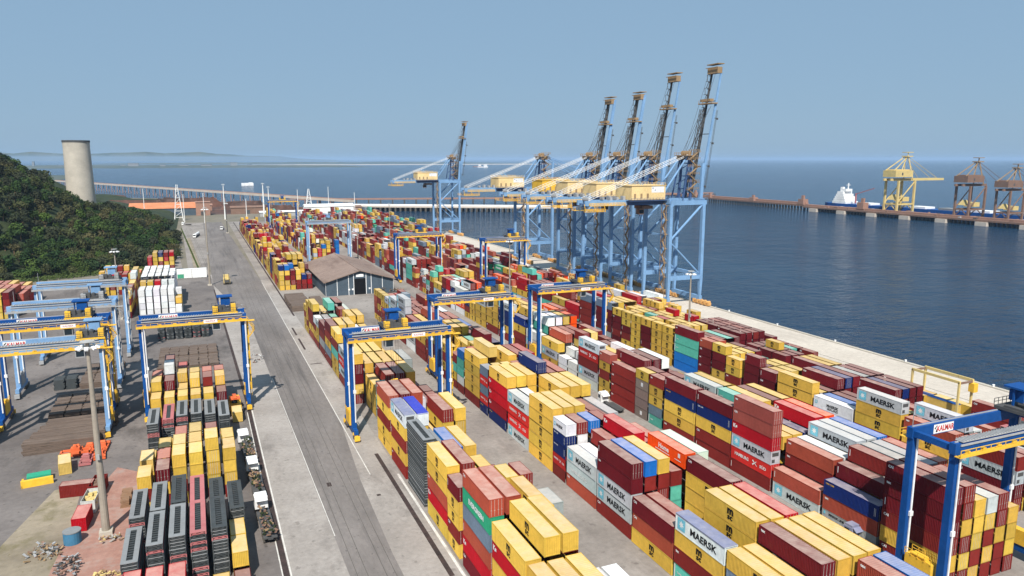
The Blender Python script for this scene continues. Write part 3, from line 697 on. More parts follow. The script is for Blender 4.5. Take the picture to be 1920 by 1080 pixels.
near = sorted([c for c in CONT if c['score'] > 0], key=lambda c: -c['score'])[:300]
NEAR = set(id(c) for c in near)
cr = random.Random(99)
NUM = ['first', 'second', 'third', 'fourth', 'fifth', 'sixth', 'seventh', 'eighth', 'ninth', 'tenth', 'eleventh', 'twelfth', 'thirteenth', 'fourteenth', 'fifteenth', 'sixteenth', 'seventeenth', 'eighteenth', 'nineteenth', 'twentieth']
def ordn(k): return NUM[k] if k < len(NUM) else ('twenty ' + NUM[k - 20])
# distance rank of each bay of a block, nearest first, among bays with near containers
rank = {}
for c in near: rank.setdefault(c['block'], set()).add(round(c['y'], 1))
rank = {k: sorted(v) for k, v in rank.items()}
for c in near:
    Lk, Hc, code = c['L'], c['H'], c['c']; e = c['exp']; reefer = code in 'WwMmUV' and cr.random() < .6
    var = cr.randrange(6); col = vary(PAL[code], cr)
    root = obj('shipping_container', cmesh('frame', Lk, Hc), None, (c['cx'], c['cy'], c['z']))
    root.rotation_euler.z = R(cr.uniform(-.12, .12)); root.location.x += cr.uniform(-.05, .05); root.location.y += cr.uniform(-.08, .08)
    kids = [('side_wall', 'side_wall_l'), ('side_wall', 'side_wall_r'), ('end_wall', 'end_f'), ('roof', 'roof')]
    if reefer: kids.append(('cooling_unit', 'reefer'))
    elif code in 'DRSQNBrHk' and var != 2 or (code in 'Yy' and var == 1 and c['block'] == 'left yard'): kids += [('door', 'door_a'), ('door', 'door_b')]
    else: kids.append(('end_wall', 'end_n'))
    for nm, kd in kids:
        o = obj(nm, cmesh(kd, Lk, Hc), root); o.color = (*col, 1)
        if kd in ('door_a', 'door_b'): obj('locking_bar', cmesh('bar_' + kd[-1], Lk, Hc), o)
    root.color = (*vary(col, cr, .06), 1)
    if code in 'UV' and c['top']:
        t = obj('tarpaulin', cmesh('tarp', Lk, Hc), root)
        if code == 'V': t.data = t.data.copy(); t.data.materials[0] = MATS['tarp_bright']
        t['label'] = 'blue tarpaulin over the roof'
    mm = mark_mesh(code, Lk, Hc, var)
    if mm and e['left']: obj('lettering', mm, root)
    mw = MARKW.get(code, ''); bn = rank[c['block']].index(round(c['y'], 1))
    tier = 'top' if c['top'] else ('bottom' if c['tier'] == 0 else NUM[c['tier']])
    size = 'long' if Lk == 40 else 'short'
    row = {0: 'first', 1: 'second', 2: 'third', 3: 'fourth', 4: 'fifth', 5: 'sixth', 6: 'seventh'}[c['row']]
    blk = {'roadside block': 'roadside block', 'second block': 'second block', 'third block': 'third block', 'fourth block': 'fourth block', 'quayside block': 'quayside block', 'left yard': 'left yard', 'hillside yard': 'hillside yard'}[c['block']]
    look = LOOK[code] if not (code in 'Yy' and False) else ''
    lab = f"{look} {size} container, {tier} tier, {row} row, {ordn(bn)} bay of {blk}"
    tag(root, lab, 'container', 'shipping containers stacked in the yard blocks')
# ---- the rest as one object
mb = MB(); nfar = 0
def fbox(mb, x0, x1, y0, y1, z0, z1, col, ex):
    t = .10
    def panel(o, a, b, n, w_, h_):
        o = Vector(o); a = Vector(a); b = Vector(b); n = Vector(n)
        mb.face([o, o + a * w_, o + a * w_ + b * h_, o + b * h_])
        q = o + n * .0
        if w_ > 1:  # raised frame rails
            pass
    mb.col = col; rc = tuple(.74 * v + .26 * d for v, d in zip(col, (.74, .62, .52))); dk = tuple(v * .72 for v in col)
    if ex['left']: mb.face([(x0, y1, z0), (x0, y0, z0), (x0, y0, z1), (x0, y1, z1)])
    if ex['right']: mb.face([(x1, y0, z0), (x1, y1, z0), (x1, y1, z1), (x1, y0, z1)])
    if ex['near']: mb.face([(x0, y0, z0), (x1, y0, z0), (x1, y0, z1), (x0, y0, z1)])
    if ex['far']: mb.face([(x1, y1, z0), (x0, y1, z0), (x0, y1, z1), (x1, y1, z1)])
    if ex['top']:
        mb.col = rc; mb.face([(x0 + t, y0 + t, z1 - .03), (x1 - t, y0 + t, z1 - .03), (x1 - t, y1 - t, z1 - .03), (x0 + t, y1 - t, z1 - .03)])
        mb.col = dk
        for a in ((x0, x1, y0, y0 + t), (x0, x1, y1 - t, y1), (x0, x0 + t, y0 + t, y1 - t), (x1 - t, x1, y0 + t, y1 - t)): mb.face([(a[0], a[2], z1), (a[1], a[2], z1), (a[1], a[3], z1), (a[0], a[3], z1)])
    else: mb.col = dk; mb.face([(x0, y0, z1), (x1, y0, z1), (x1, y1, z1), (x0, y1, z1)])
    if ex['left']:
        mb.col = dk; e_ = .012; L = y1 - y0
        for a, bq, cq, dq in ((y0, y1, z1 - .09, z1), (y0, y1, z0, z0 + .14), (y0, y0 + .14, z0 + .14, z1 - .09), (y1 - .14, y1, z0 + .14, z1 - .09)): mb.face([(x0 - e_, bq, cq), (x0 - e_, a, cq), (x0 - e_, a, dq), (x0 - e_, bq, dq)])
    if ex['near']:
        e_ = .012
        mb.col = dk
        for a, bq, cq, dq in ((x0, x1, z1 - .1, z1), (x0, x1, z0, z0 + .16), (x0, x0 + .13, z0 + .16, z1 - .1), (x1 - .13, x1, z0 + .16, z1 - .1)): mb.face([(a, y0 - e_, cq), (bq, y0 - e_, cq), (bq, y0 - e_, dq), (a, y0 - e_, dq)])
        if cr.random() < .45:
            mb.col = (.45, .45, .44)
            for fx_ in (.25, .42, .58, .75): xx = x0 + (x1 - x0) * fx_; mb.face([(xx, y0 - .03, z0 + .1), (xx + .05, y0 - .03, z0 + .1), (xx + .05, y0 - .03, z1 - .1), (xx, y0 - .03, z1 - .1)])
for c in CONT:
    if id(c) in NEAR or not c['seen']: continue
    jx, jy = cr.uniform(-.05, .05), cr.uniform(-.1, .1); L = L_of(c['L']); x0 = c['x'] + jx; y0 = c['y'] + jy
    if c['y'] + L < 66 and c['c'] : pass
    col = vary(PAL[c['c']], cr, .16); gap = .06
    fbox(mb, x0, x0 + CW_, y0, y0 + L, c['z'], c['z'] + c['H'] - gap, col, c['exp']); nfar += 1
    if c['exp']['left'] and c['y'] < 480 and (c['c'] in 'YMmUHEON' or cr.random() < .35):
        k0 = len(mb.v); marks(mb, c['c'], c['L'], c['H'], var=cr.randrange(6))
        ox, oy, oz = x0 + CW_ / 2 - .02, y0 + L / 2, c['z']
        for q in range(k0, len(mb.v)): v = mb.v[q]; mb.v[q] = (v[0] + ox, v[1] + oy, v[2] + oz)
mb.m = 0
o = obj('container_stacks', mb.mesh('container_stacks', 'far_paint', colored=True))
tag(o, 'mass of mixed red, yellow and white containers stacked in the far blocks', 'container stacks', kind='stuff')
print('containers near', len(near), 'far', nfar, 'all', len(CONT))
# ---------------- rubber tyred yard gantries ----------------
def sign_word(mb, f, wd, ht):
    mb.m = 0; mb.face([f(-wd / 2, -ht / 2), f(wd / 2, -ht / 2), f(wd / 2, ht / 2), f(-wd / 2, ht / 2)])
def rtg(xl, yc, zt, blue, label, trolley=.5, span=24.6, sign=True, yellow='yellow_steel', spread=None, right_sign=True, dy=3.6, swap=False):
    root = empty('yard_gantry_crane', (xl, yc, 0)); tag(root, label, 'gantry crane', 'gantry cranes straddling the container blocks')
    S = span; bh = 1.75; zb = zt - bh
    for x in (0, S):
        for y in (-dy, dy):
            m = MB(); m.beam((x, y, 2.6), (x, y, zb), 1.15, 1.25, 1.0, 1.05, up=(0, 1, 0)); lg = part('leg', m, blue, root)
            m = MB(); m.tube((x + .35, y - .72, 4.2), (x + .35, y - .72, zb), .17, seg=6); m.cbox((x + .35, y - .72, 12), (.7, .4, .8)); part('cable_duct', m, 'white_panel', lg)
        m = MB(); m.beam((x, -6.4, 2.2), (x, 6.4, 2.2), .95, 1.15); part('sill_beam', m, blue, root)
        for y in (-5.3, 5.3):
            m = MB(); m.cbox((x, y, 1.15), (.8, 2.8, .7)); m.cbox((x, y - 1.9 if y < 0 else y + 1.9, 1.0), (1.3, .5, 1.1))
            m.beam((x - .5, y, 1.4), (x - .5, y, 2.0), .4); bg_ = part('bogie', m, yellow, root)
            for wy in (-.85, .85):
                m = MB(); m.tube((x - .42, y + wy, .72), (x + .42, y + wy, .72), .72, seg=14); wl = part('wheel', m, 'tyre', bg_)
    # power house on the left sill, electrical box on the right one
    m = MB(); m.cbox((-.1, 0, 4.35), (1.5, 4.6, 3.0)); m.cbox((-.1, .2, 6.1), (1.1, 2.4, .5)); m.rail((-.95, -2.3, 5.9), (-.95, 2.3, 5.9), 1.0, 1.0); m.rail((.75, -2.3, 5.9), (.75, 2.3, 5.9), 1.0, 1.0); part('power_house', m, yellow, root)
    m = MB(); m.cbox((S, .2, 4.2), (1.3, 3.8, 2.6)); m.rail((S + .9, -2.2, 3.0), (S + .9, 2.4, 3.0)); part('electrical_box', m, yellow, root)
    m = MB()
    for k in range(9): m.beam((S + .95, -dy + .3 * (k % 2), 5 + k * 2.2), (S + .95, -dy + .3 * ((k + 1) % 2) + 1.6 * (1 if k % 2 else -1) * .4, 7.2 + k * 2.2), .5, .12)
    m.beam((S + .75, -dy + .8, 3), (S + .75, -dy + .8, zb), .09); m.beam((S + 1.2, -dy + .8, 3), (S + 1.2, -dy + .8, zb), .09); part('ladder', m, yellow, root)
    for y in (-dy, dy):
        m = MB(); m.cbox((S / 2, y, zb + bh / 2), (S + 1.5, 1.05, bh)); bm = part('main_beam', m, blue, root)
        m = MB(); m.cbox((S / 2, y, zt + .08), (S + .6, .16, .16)); part('trolley_rail', m, 'grey_steel', bm)
        if y > 0 and sign:
            m = MB(); sw, sh, cx, zc, yy = S * .185, bh * .86, S * .255, zb + bh / 2, y - .54; m.face([(cx - sw / 2, yy, zc - sh / 2), (cx + sw / 2, yy, zc - sh / 2), (cx + sw / 2, yy, zc + sh / 2), (cx - sw / 2, yy, zc + sh / 2)])
            m.m = 1; add_text(m, 'KALMAR', 1.05, lambda u, v: (cx + .45 + u * .95, yy - .012, zc + v * 1.25), .03)
            m.m = 2; m.face([(cx - sw * .47, yy - .012, zc + .1), (cx - sw * .42, yy - .012, zc - .1), (cx - sw * .33, yy - .012, zc + .55), (cx - sw * .36, yy - .012, zc + .6)])
            m.face([(cx - sw * .40, yy - .012, zc - .55), (cx - sw * .30, yy - .012, zc - .55), (cx - sw * .35, yy - .012, zc + .1)])
            part('sign', m, ['white_panel', 'letter_red', 'letter_black'], bm)
        # walkway along the outside
        m = MB(); s = -1 if y < 0 else 1; wy = y + s * 1.1; m.cbox((S / 2, wy, zb - .05), (S + 2, .95, .12)); m.rail((-.9, wy + s * .42, zb), (S + .9, wy + s * .42, zb), 1.1, 1.6, .08)
        for k in range(14): m.cbox((1 + k * S / 14, wy + s * .1, zb + .45), (S / 30, .30, .5)) if k % 2 == 0 or k > 8 else None
        m.cbox((S / 2, wy + s * .45, zb + .22), (S + 1.8, .06, .42)) if y < 0 else None
        wk = part('walkway', m, yellow, root)
        m = MB(); m.cbox((S / 2, y + s * .62, zb + bh - .35), (S * .98, .16, .28))
        if y < 0:
            m.cbox((S / 2, y - .15, zt + .24), (S * .97, 1.25, .14))
            for k in range(40): m.cbox((.6 + k * (S - 1.2) / 39, y - .15, zt + .40), (.14, 1.3, .18))
        part('cable_tray', m, 'grey_steel', bm)
        if y < 0 and right_sign and sign:
            m = MB(); cx = S * .67; zc = zb + .6; yy = wy - .50; m.face([(cx - 1.7, yy, zc - .45), (cx + 1.7, yy, zc - .45), (cx + 1.7, yy, zc + .45), (cx - 1.7, yy, zc + .45)])
            m.m = 1; add_text(m, 'KALMAR', .62, lambda u, v: (cx + u, yy - .012, zc + v)); part('sign', m, ['white_panel', 'letter_red'], wk)
    for x in (-.1, S + .1):
        m = MB(); m.cbox((x, 0, zb + .8), (.8, 2 * dy - 1.05, 1.0)); part('end_tie', m, blue, root)
    # stair cage at the right end
    m = MB(); x = S + 1.4; m.beam((x - .6, -dy - 1.6, zb), (x + 1.2, -dy - 1.6, zb - 2.6), .8, .14); m.beam((x + 1.2, -dy - 1.6, zb - 2.6), (x - .3, -dy - 1.6, zb - 4.6), .8, .14)
    m.rail((x - .6, -dy - 2, zb), (x + 1.2, -dy - 2, zb - 2.6), 1.1, .8, .08); m.rail((x + 1.2, -dy - 2, zb - 2.6), (x - .3, -dy - 2, zb - 4.6), 1.1, .8, .08); m.cbox((x + .3, -dy - 1.6, zb + .0), (2.0, 1.4, .12))
    part('stair', m, yellow, root)
    m = MB(); m.beam((-.2, dy, zt), (-.2, dy, zt + 3.2), .08); part('aerial', m, 'grey_steel', root)
    # trolley with hoist, cabin and rope drum
    tx = trolley * S; tr = empty('trolley', (0, 0, 0)); tr.parent = root
    m = MB(); m.cbox((tx, 0, zt + .55), (6.2, 2 * dy + 1.2, .5)); m.cbox((tx - 1.6, -1.5, zt + 1.5), (1.8, 2.2, 1.5)); m.cbox((tx + 2.0, 1.2, zt + 1.4), (1.4, 3.0, 1.3)); m.rail((tx - 3.1, -dy - .6, zt + .8), (tx + 3.1, -dy - .6, zt + .8), 1.1, 1.0, .08); m.rail((tx - 3.1, dy + .6, zt + .8), (tx + 3.1, dy + .6, zt + .8), 1.1, 1.0, .08)
    m.tube((tx - .2, 1.8, zt + 1.3), (tx - .2, -1.8, zt + 1.3), .65, seg=12)
    t_ = part('trolley_frame', m, 'dark_steel', tr)
    m = MB(); m.cbox((tx - 2.4, -2.6, zt + 1.5), (1.3, 1.5, 1.5)); m.cbox((tx + 2.2, -2.4, zt + 1.7), (1.2, 1.7, 1.8)); m.cbox((tx, -dy - .55, zt + .55), (6.3, .12, .5)); part('winch_guard', m, yellow, tr)
    m = MB(); m.cbox((tx + .4, 2.2, zt + 2.6), (2.4, 2.4, 1.9)); m.cbox((tx + .2, 2.2, zt + 4.1), (4.0, 3.2, .3)); m.beam((tx - 1.4, 2.2, zt + .8), (tx - 1.4, 2.2, zt + 4), .3); part('machine_cover', m, blue, tr)
    m = MB(); m.cbox((tx, -1.0, zt + .95), (2.4, 2.6, .5)); m.cbox((tx - 2.5, .8, zt + .95), (.9, 3.6, .5)); part('winch_base', m, 'dark_steel', tr)
    m = MB(); m.cbox((tx - 2.4, -dy - .2, zt - 2.6), (2.0, 2.2, 2.3)); m.m = 1; m.cbox((tx - 2.4, -dy - 1.32, zt - 2.7), (1.7, .05, 1.6)); m.cbox((tx - 1.38, -dy - .2, zt - 2.7), (.05, 1.7, 1.3)); part('cabin', m, ['grey_steel', 'glass_dark'], tr)
    if spread is not None:
        m = MB(); z = spread
        for sx in (-1, 1):
            for sy in (-1, 1): m.beam((tx + sx * .7, sy * 1.2, zt + .4), (tx + sx * .6, sy * .9, z + 1.1), .06)
        part('hoist_rope', m, 'dark_steel', tr)
        m = MB(); m.cbox((tx, 0, z + .75), (1.7, 2.6, .7)); m.tube((tx - .6, 0, z + 1.3), (tx + .6, 0, z + 1.3), .35); part('headblock', m, yellow, tr)
        m = MB(); m.cbox((tx, 0, z + .28), (.9, 6.0, .4))
        for sy in (-1, 1): m.cbox((tx, sy * 2.95, z + .2), (2.44, .3, .34))
        part('spreader', m, 'orange_steel', tr)
    return root
BL_, LB_ = 'blue_steel', 'light_blue_steel'
rtg(32.3, 178.6, 26.2, BL_, 'blue gantry crane over the roadside block, hoisting a brown container', .47, 24.6, spread=11.2)
rtg(-15.3, 213.5, 26.6, BL_, 'blue gantry crane spanning the left yard of folded flat racks, trolley at right', .82, 25.2)
rtg(65.4, 215.6, 26.2, BL_, 'blue gantry crane over the second block, behind the hoisting one', .80, 24.6)
rtg(102.0, 219.8, 26.2, BL_, 'blue gantry crane over the third block, orange container beneath', .74, 24.6)
rtg(101.8, 73.6, 26.4, BL_, 'largest blue gantry crane at the right foreground, cropped by the picture edge', .93, 24.6)
rtg(-49.0, 220.5, 26.8, BL_, 'dark blue gantry crane with white sign, foremost in the left yard', .76, 25.0)
rtg(-49.5, 205.5, 24.3, LB_, 'pale blue gantry crane with walkways, nearest at the left edge', .92, 25.8, sign=True, right_sign=False)
rtg(-50.6, 249.0, 26.6, LB_, 'pale blue gantry crane in the left yard, second behind the dark one', .80, 26.0, sign=False, yellow='grey_steel', right_sign=False)
rtg(-50.8, 288.0, 26.6, LB_, 'furthest pale blue gantry crane below the wooded hill', .84, 26.0, sign=False, yellow='grey_steel', right_sign=False)
rtg(65.6, 491.0, 28.3, LB_, 'pale blue gantry crane behind the brown roofed shed', .5, 26.6, sign=False, yellow='grey_steel')
rtg(102.0, 404.0, 26.8, BL_, 'distant blue gantry crane right of the brown roofed shed', .55, 24.6, sign=False)
rtg(138.8, 364.0, 26.6, BL_, 'distant blue gantry crane in front of the quay cranes', .72, 22.6, sign=False)
rtg(65.6, 760.0, 28.3, BL_, 'tiny blue gantry crane at the far end of the yard', .5, 26.0, sign=False)
# container carried by the crane over the roadside block
cc = obj('shipping_container', cmesh('frame', 20, 2.6), None, (32.3 + .47 * 24.6, 178.6, 8.62)); cc.color = (*PAL['Q'], 1)
for nm, kd in (('side_wall', 'side_wall_l'), ('side_wall', 'side_wall_r'), ('end_wall', 'end_f'), ('roof', 'roof'), ('end_wall', 'end_n')): obj(nm, cmesh(kd, 20, 2.6), cc).color = (*PAL['Q'], 1)
tag(cc, 'brick red short container hanging from the orange spreader of the hoisting crane', 'container', 'shipping containers stacked in the yard blocks')

# ---------------- ship-to-shore quay cranes ----------------
def sts(yc, label, boom_up=True, tipz=112.4, house='cream_panel', steel=LB_, hh=6.3, light_far=True, scale_in=1.0):
    """x: landside rail 199.5, seaside rail 217.6"""
    root = empty('quay_crane', (199.5, yc, 0)); tag(root, label, 'quay crane', 'ship to shore cranes along the quay')
    G = 18.1; W2 = 10.2; zg = 47.2
    for x in (0, G):
        for y in (-W2, W2):
            m = MB(); m.beam((x, y, 13), (x, y, zg), 1.5, 1.7, up=(0, 1, 0)); m.beam((x, y, 2.2), (x, y, 13), .9, 1.1, 1.6, 1.8, up=(0, 1, 0)); lg = part('leg', m, steel, root)
        m = MB(); m.beam((x, -W2 - 1, 3.1), (x, W2 + 1, 3.1), 1.5, 1.9); part('sill_beam', m, steel, root)
        for y in (-W2 - 2.2, W2 + 2.2):
            m = MB()
            for k in (-1.5, -.5, .5, 1.5):
                m.cbox((x, y + k * 2.9, 1.2), (1.7, 2.1, 1.9)); m.tube((x - 1.2, y + k * 2.9, 1.9), (x + 1.2, y + k * 2.9, 1.9), .55, seg=8); m.cbox((x - 1.1, y + k * 2.9 + .7, 1.5), (.8, .8, 1.6)); m.tube((x - .3, y + k * 2.5 - .6, .45), (x + .3, y + k * 2.5 - .6, .45), .45, seg=8); m.tube((x - .3, y + k * 2.5 + .6, .45), (x + .3, y + k * 2.5 + .6, .45), .45, seg=8)
                m.beam((x - .8, y + k * 2.5, 1.6), (x + .8, y + k * 2.5, 1.6), .5, .7)
            m.cbox((x, y, 2.0), (.9, 6.5, .7)); m.cbox((x, y + math.copysign(5.6, y), 1.1), (1.6, .5, 1.2)); part('bogie', m, 'golden_steel', root)
    for y in (-W2, W2):
        m = MB(); m.beam((0, y, 13.2), (G, y, 13.2), 1.4, 2.0); m.rail((0, y - .7, 14.2), (G, y - .7, 14.2), 1.1, 2, .1); part('portal_beam', m, steel, root)
        m = MB(); m.beam((-.3, y, zg + .9), (G + 1.6, y, zg + .9), 1.3, 2.0); m.rail((0, y - .7, zg + 1.9), (G + 1.6, y - .7, zg + 1.9), 1.1, 2, .1); part('top_beam', m, steel, root)
        m = MB(); m.tube((G - .4, y, zg), (.4, y, 31), .55, seg=8); m.tube((.4, y, 30), (G - 1.2, y, 15), .40, seg=8); part('brace', m, steel, root)
    for x in (0, G):
        m = MB(); m.beam((x, -W2, zg + 1.6), (x, W2, zg + 1.6), 1.4, 2.0); part('cross_beam', m, steel, root)
        m = MB(); m.beam((x, -W2, 33), (x, W2, 33), .8, .8) if x == 0 else m.beam((x, -W2, 14), (x, W2, 14), 1.1, 1.5); part('tie_beam', m, steel, root)
    # stairs up the far landside leg
    m = MB()
    for k in range(13):
        z = 4 + k * 3.3; s = 1 if k % 2 else -1; m.beam((-1.6, -W2 + 2.2 - s * 1.3, z), (-1.6, -W2 + 2.2 + s * 1.3, z + 3.3), .8, .25); m.cbox((-1.6, -W2 + 2.2 + s * 1.5, z + 3.3), (1.6, .9, .12)); m.rail((-2.3, -W2 + .8, z + 3.3), (-2.3, -W2 + 3.8, z + 3.3), 1.1, 1.2, .1)
    for a in (-1, 1): m.beam((-2.1, -W2 + 2.2 + a * 1.9, 3), (-2.1, -W2 + 2.2 + a * 1.9, zg), .18)
    part('stair_tower', m, 'tan_steel', root)
    # girders running back over the yard
    gy = 3.4; xb = -41
    for y in (-gy, gy):
        m = MB(); m.beam((xb, y, zg + 1.3), (G + 1.5, y, zg + 1.3), 1.1, 2.2); part('girder', m, steel, root)
    m = MB()
    for k in range(9): m.beam((xb + 1 + k * 7, -gy, zg + .8), (xb + 1 + k * 7, gy, zg + .8), .5, .5)
    part('girder_tie', m, 'dark_blue_steel', root)
    # hung platforms with railings
    m = MB()
    for x0, x1, z, y0 in ((xb - 1, xb + 9, zg - 2.4, -6.5), (xb + 2, xb + 20, zg + .1, -5.6), (-18, 0, zg + .1, -5.6)):
        m.box(x0, x1, y0, y0 + 1.6, z, z + .15); m.rail((x0, y0, z), (x1, y0, z), 1.2, 1.6, .12); m.rail((x0, y0 + 1.6, z), (x1, y0 + 1.6, z), 1.2, 1.6, .1)
        for x in (x0, (x0 + x1) / 2, x1): m.beam((x, y0, z), (x, y0 + 1.5, zg + 1), .16)
    m.box(xb - 1, xb + 9, 4.5, 6.5, zg - 2.4, zg - 2.25); m.rail((xb - 1, 6.5, zg - 2.4), (xb + 9, 6.5, zg - 2.4), 1.2, 1.6, .12)
    part('platform', m, 'yellow_steel', root)
    # machinery house
    m = MB(); x0, x1 = -19.0, -1.0; yh = 7.0; z0 = zg + 2.5
    m.box(x0, x1, -yh, yh, z0, z0 + hh); hs = part('machinery_house', m, house, root)
    m = MB(); m.box(x0 - .3, x1 + .3, -yh - .3, yh + .3, z0 + hh, z0 + hh + .25); m.rail((x0, -yh, z0 + hh + .25), (x1, -yh, z0 + hh + .25), 1.1, 1.6, .1); m.rail((x0, yh, z0 + hh + .25), (x1, yh, z0 + hh + .25), 1.1, 1.6, .1); part('roof', m, house, hs)
    m = MB(); m.face([(x1 - 7.5, -yh - .03, z0 + 3.2), (x1 - .8, -yh - .03, z0 + 3.2), (x1 - .8, -yh - .03, z0 + 5.9), (x1 - 7.5, -yh - .03, z0 + 5.9)])
    m.m = 1; m.face([(x1 - 7.0, -yh - .05, z0 + 4.9), (x1 - 6.6, -yh - .05, z0 + 4.9), (x1 - 6.6, -yh - .05, z0 + 5.5), (x1 - 7.0, -yh - .05, z0 + 5.5)]); m.face([(x1 - 5.9, -yh - .05, z0 + 4.1), (x1 - 5.3, -yh - .05, z0 + 4.1), (x1 - 5.5, -yh - .05, z0 + 4.7)]); part('sign', m, ['white_panel', 'dark_blue_steel'], hs)
    for k in range(3):
        m = MB(); xx = x0 + 1.2 + k * 3.4; m.face([(xx, -yh - .03, z0 + .6), (xx + 1.1, -yh - .03, z0 + .6), (xx + 1.1, -yh - .03, z0 + 2.8), (xx, -yh - .03, z0 + 2.8)]); part('door', m, 'tan_steel', hs)
    m = MB(); m.box(x0 - 1, x1 + 1, -yh - 1.4, yh + 1.4, z0 - .5, z0 - .3); m.rail((x0 - 1, -yh - 1.4, z0 - .3), (x1 + 1, -yh - 1.4, z0 - .3), 1.1, 1.6, .1); m.rail((x0 - 1, yh + 1.4, z0 - .3), (x1 + 1, yh + 1.4, z0 - .3), 1.1, 1.6, .1); m.box(x0, x1, -6, 6, z0 - 2.4, z0 - .5); part('house_deck', m, 'dark_blue_steel', root)
    m = MB()
    for k in range(6): m.cbox((xb + 12 + k * 1.7, (-1) ** k * 2, zg + 3.1), (1.1, 2.6, 1.1 + .5 * (k % 3))); m.tube((xb + 3, -2.5 + k, zg + 3), (xb + 3, -2.1 + k, zg + 3), .9, seg=10)
    part('winch_gear', m, 'grey_steel', root)
    # upper frame with its head platform
    zt = 71.0; xm = 14.6
    m = MB()
    for y in (-4.6, 4.6):
        m.beam((xm, y, zg + 2), (xm + .4, y * .75, zt - 2), 1.0, 1.1, .8, .9); m.beam((xm - 4, y, zg + 2), (xm - .6, y * .75, zt - 2), .5, .6)
    for z in (54, 60, 66): m.beam((xm, -4.4, z), (xm, 4.4, z), .5); m.beam((xm - 2, 4, z - 4), (xm, -4, z), .35)
    part('upper_frame', m, 'dark_blue_steel', root)
    m = MB()
    for k in range(6):
        z = zg + 3 + k * 3.5; s = 1 if k % 2 else -1; m.beam((xm - s * 2.2 + 1, -4.9, z), (xm + s * 2.2 + 1, -4.9, z + 3.5), .9, .3); m.cbox((xm + s * 2.6 + 1, -4.9, z + 3.5), (1.5, 1.6, .2)); m.rail((xm - 2.6, -5.6, z + 3.5), (xm + 4, -5.6, z + 3.5), 1.1, 1.3, .12)
    part('upper_stair', m, 'tan_steel', root)
    m = MB(); m.cbox((xm, 0, zt - 1.4), (6.5, 9.5, .3)); m.rail((xm - 3.2, -4.7, zt - 1.2), (xm + 3.2, -4.7, zt - 1.2), 1.2, 1.1, .13); m.rail((xm - 3.2, 4.7, zt - 1.2), (xm + 3.2, 4.7, zt - 1.2), 1.2, 1.1, .13)
    for y in (-2.4, -.8, .8, 2.4): m.tube((xm, y - .25, zt - .3), (xm, y + .25, zt - .3), 1.1, seg=12)
    m.cbox((xm + 1.8, 0, zt - 2.6), (2.2, 7.5, 2.0)); m.cbox((xm - 1.8, 2, zt - 2.4), (2.0, 3.0, 1.6)); part('head_platform', m, 'tan_steel', root)
    # back stays (laced pairs) and strut
    for y in (-3.4, 3.4):
        a = Vector((xb + 2, y, zg + 2.4)); c_ = Vector((xm - .8, y * .8, zt - 1.6)); m = MB(); off = Vector((0, 0, 1.0))
        m.beam(a, c_, .15, .15); m.beam(a + off, c_ + off * .6, .15, .15); n = 26
        for k in range(n):
            p = a.lerp(c_, k / n); q = a.lerp(c_, (k + .5) / n); m.beam(p, q + off * (1 - .4 * (k + .5) / n), .06)
        part('back_stay', m, 'white_panel' if light_far else steel, root)
        m = MB(); m.tube((xm - 1, y * .8, zt - 1.8), (-1.5, y, zg + 2.5), .45, seg=8); part('strut', m, steel, root)
        mid = a.lerp(c_, .48); m = MB(); m.tube(mid, (-12 + 8, y, zg + 2.5), .22, seg=6); m.tube(mid, (-12 - 8 + 12, y, zg + 2.5), .16, seg=6); part('stay_post', m, steel, root)
    # forward tapered mast carrying the boom hinge
    for y in (-6.5, 6.5):
        m = MB(); m.beam((G + .9, y, zg), (G + 2.4, y * .85, 66), 1.7, 1.5, 1.2, 1.0, up=(0, 1, 0)); part('hinge_mast', m, steel, root)
    # boom
    hx, hz = G + 2.4, zg + 2.0
    if boom_up: ang = math.radians(80.6); Lb = (tipz - hz) / math.sin(ang)
    else: ang = 0.0; Lb = 62.0
    bm = empty('boom', (0, 0, 0)); bm.parent = root
    d = Vector((math.cos(ang), 0, math.sin(ang))); u = Vector((-math.sin(ang), 0, math.cos(ang)))
    o_ = Vector((hx, 0, hz)); P = lambda s, y, t: o_ + d * s + u * t + Vector((0, y, 0))
    for y in (-3.4, 3.4):
        m = MB(); m.beam(P(0, y, 0), P(Lb * .96, y, 0), 1.0, 2.2, .9, 1.5, up=(0, 1, 0) if boom_up else (0, 0, 1)) if not boom_up else m.beam(P(0, y, 0), P(Lb * .96, y, 0), *((1.3, .8, .8, .6) if tipz > 108 else (2.0, 1.0, 1.5, .9)), up=(0, 1, 0))
        part('boom_girder', m, steel if y < 0 else 'dark_steel', bm)
    m = MB(); n = 20
    for k in range(n + 1):
        s = Lb * .96 * k / n; m.beam(P(s, -3.4 if k % 5 == 0 else 2.4, .3), P(s, 4.6, .3), .35)
        if k < n: m.beam(P(s, 3.2, 1.9), P(s + Lb * .048, 2.1 if k % 2 else 4.3, 1.9), .22); m.beam(P(s, 2.0, 1.9), P(s, 4.4, 1.9), .2)
    for yy in (2.0, 4.4): m.beam(P(0, yy, 1.9), P(Lb * .66, yy, 1.9), .28)
    for yy in (2.0, 4.4): m.beam(P(Lb * .2, yy, 3.3), P(Lb * .66, yy, 2.6), .22)
    part('boom_walkway', m, 'dark_steel', bm)
    m = MB(); s = Lb * .70; m.beam(P(s, -4.6, 1.5), P(s, 5.6, 1.5), 3.6, .5); m.beam(P(s + 1.4, -3, 2.2), P(s + 1.4, 4.6, 2.2), 2.0, 1.2)
    for yy in (-4.4, -1, 2.4, 5.4): m.beam(P(s, yy, 3.2), P(s + 1.5, yy, 3.2), .15)
    part('boom_platform', m, 'tan_steel', bm)
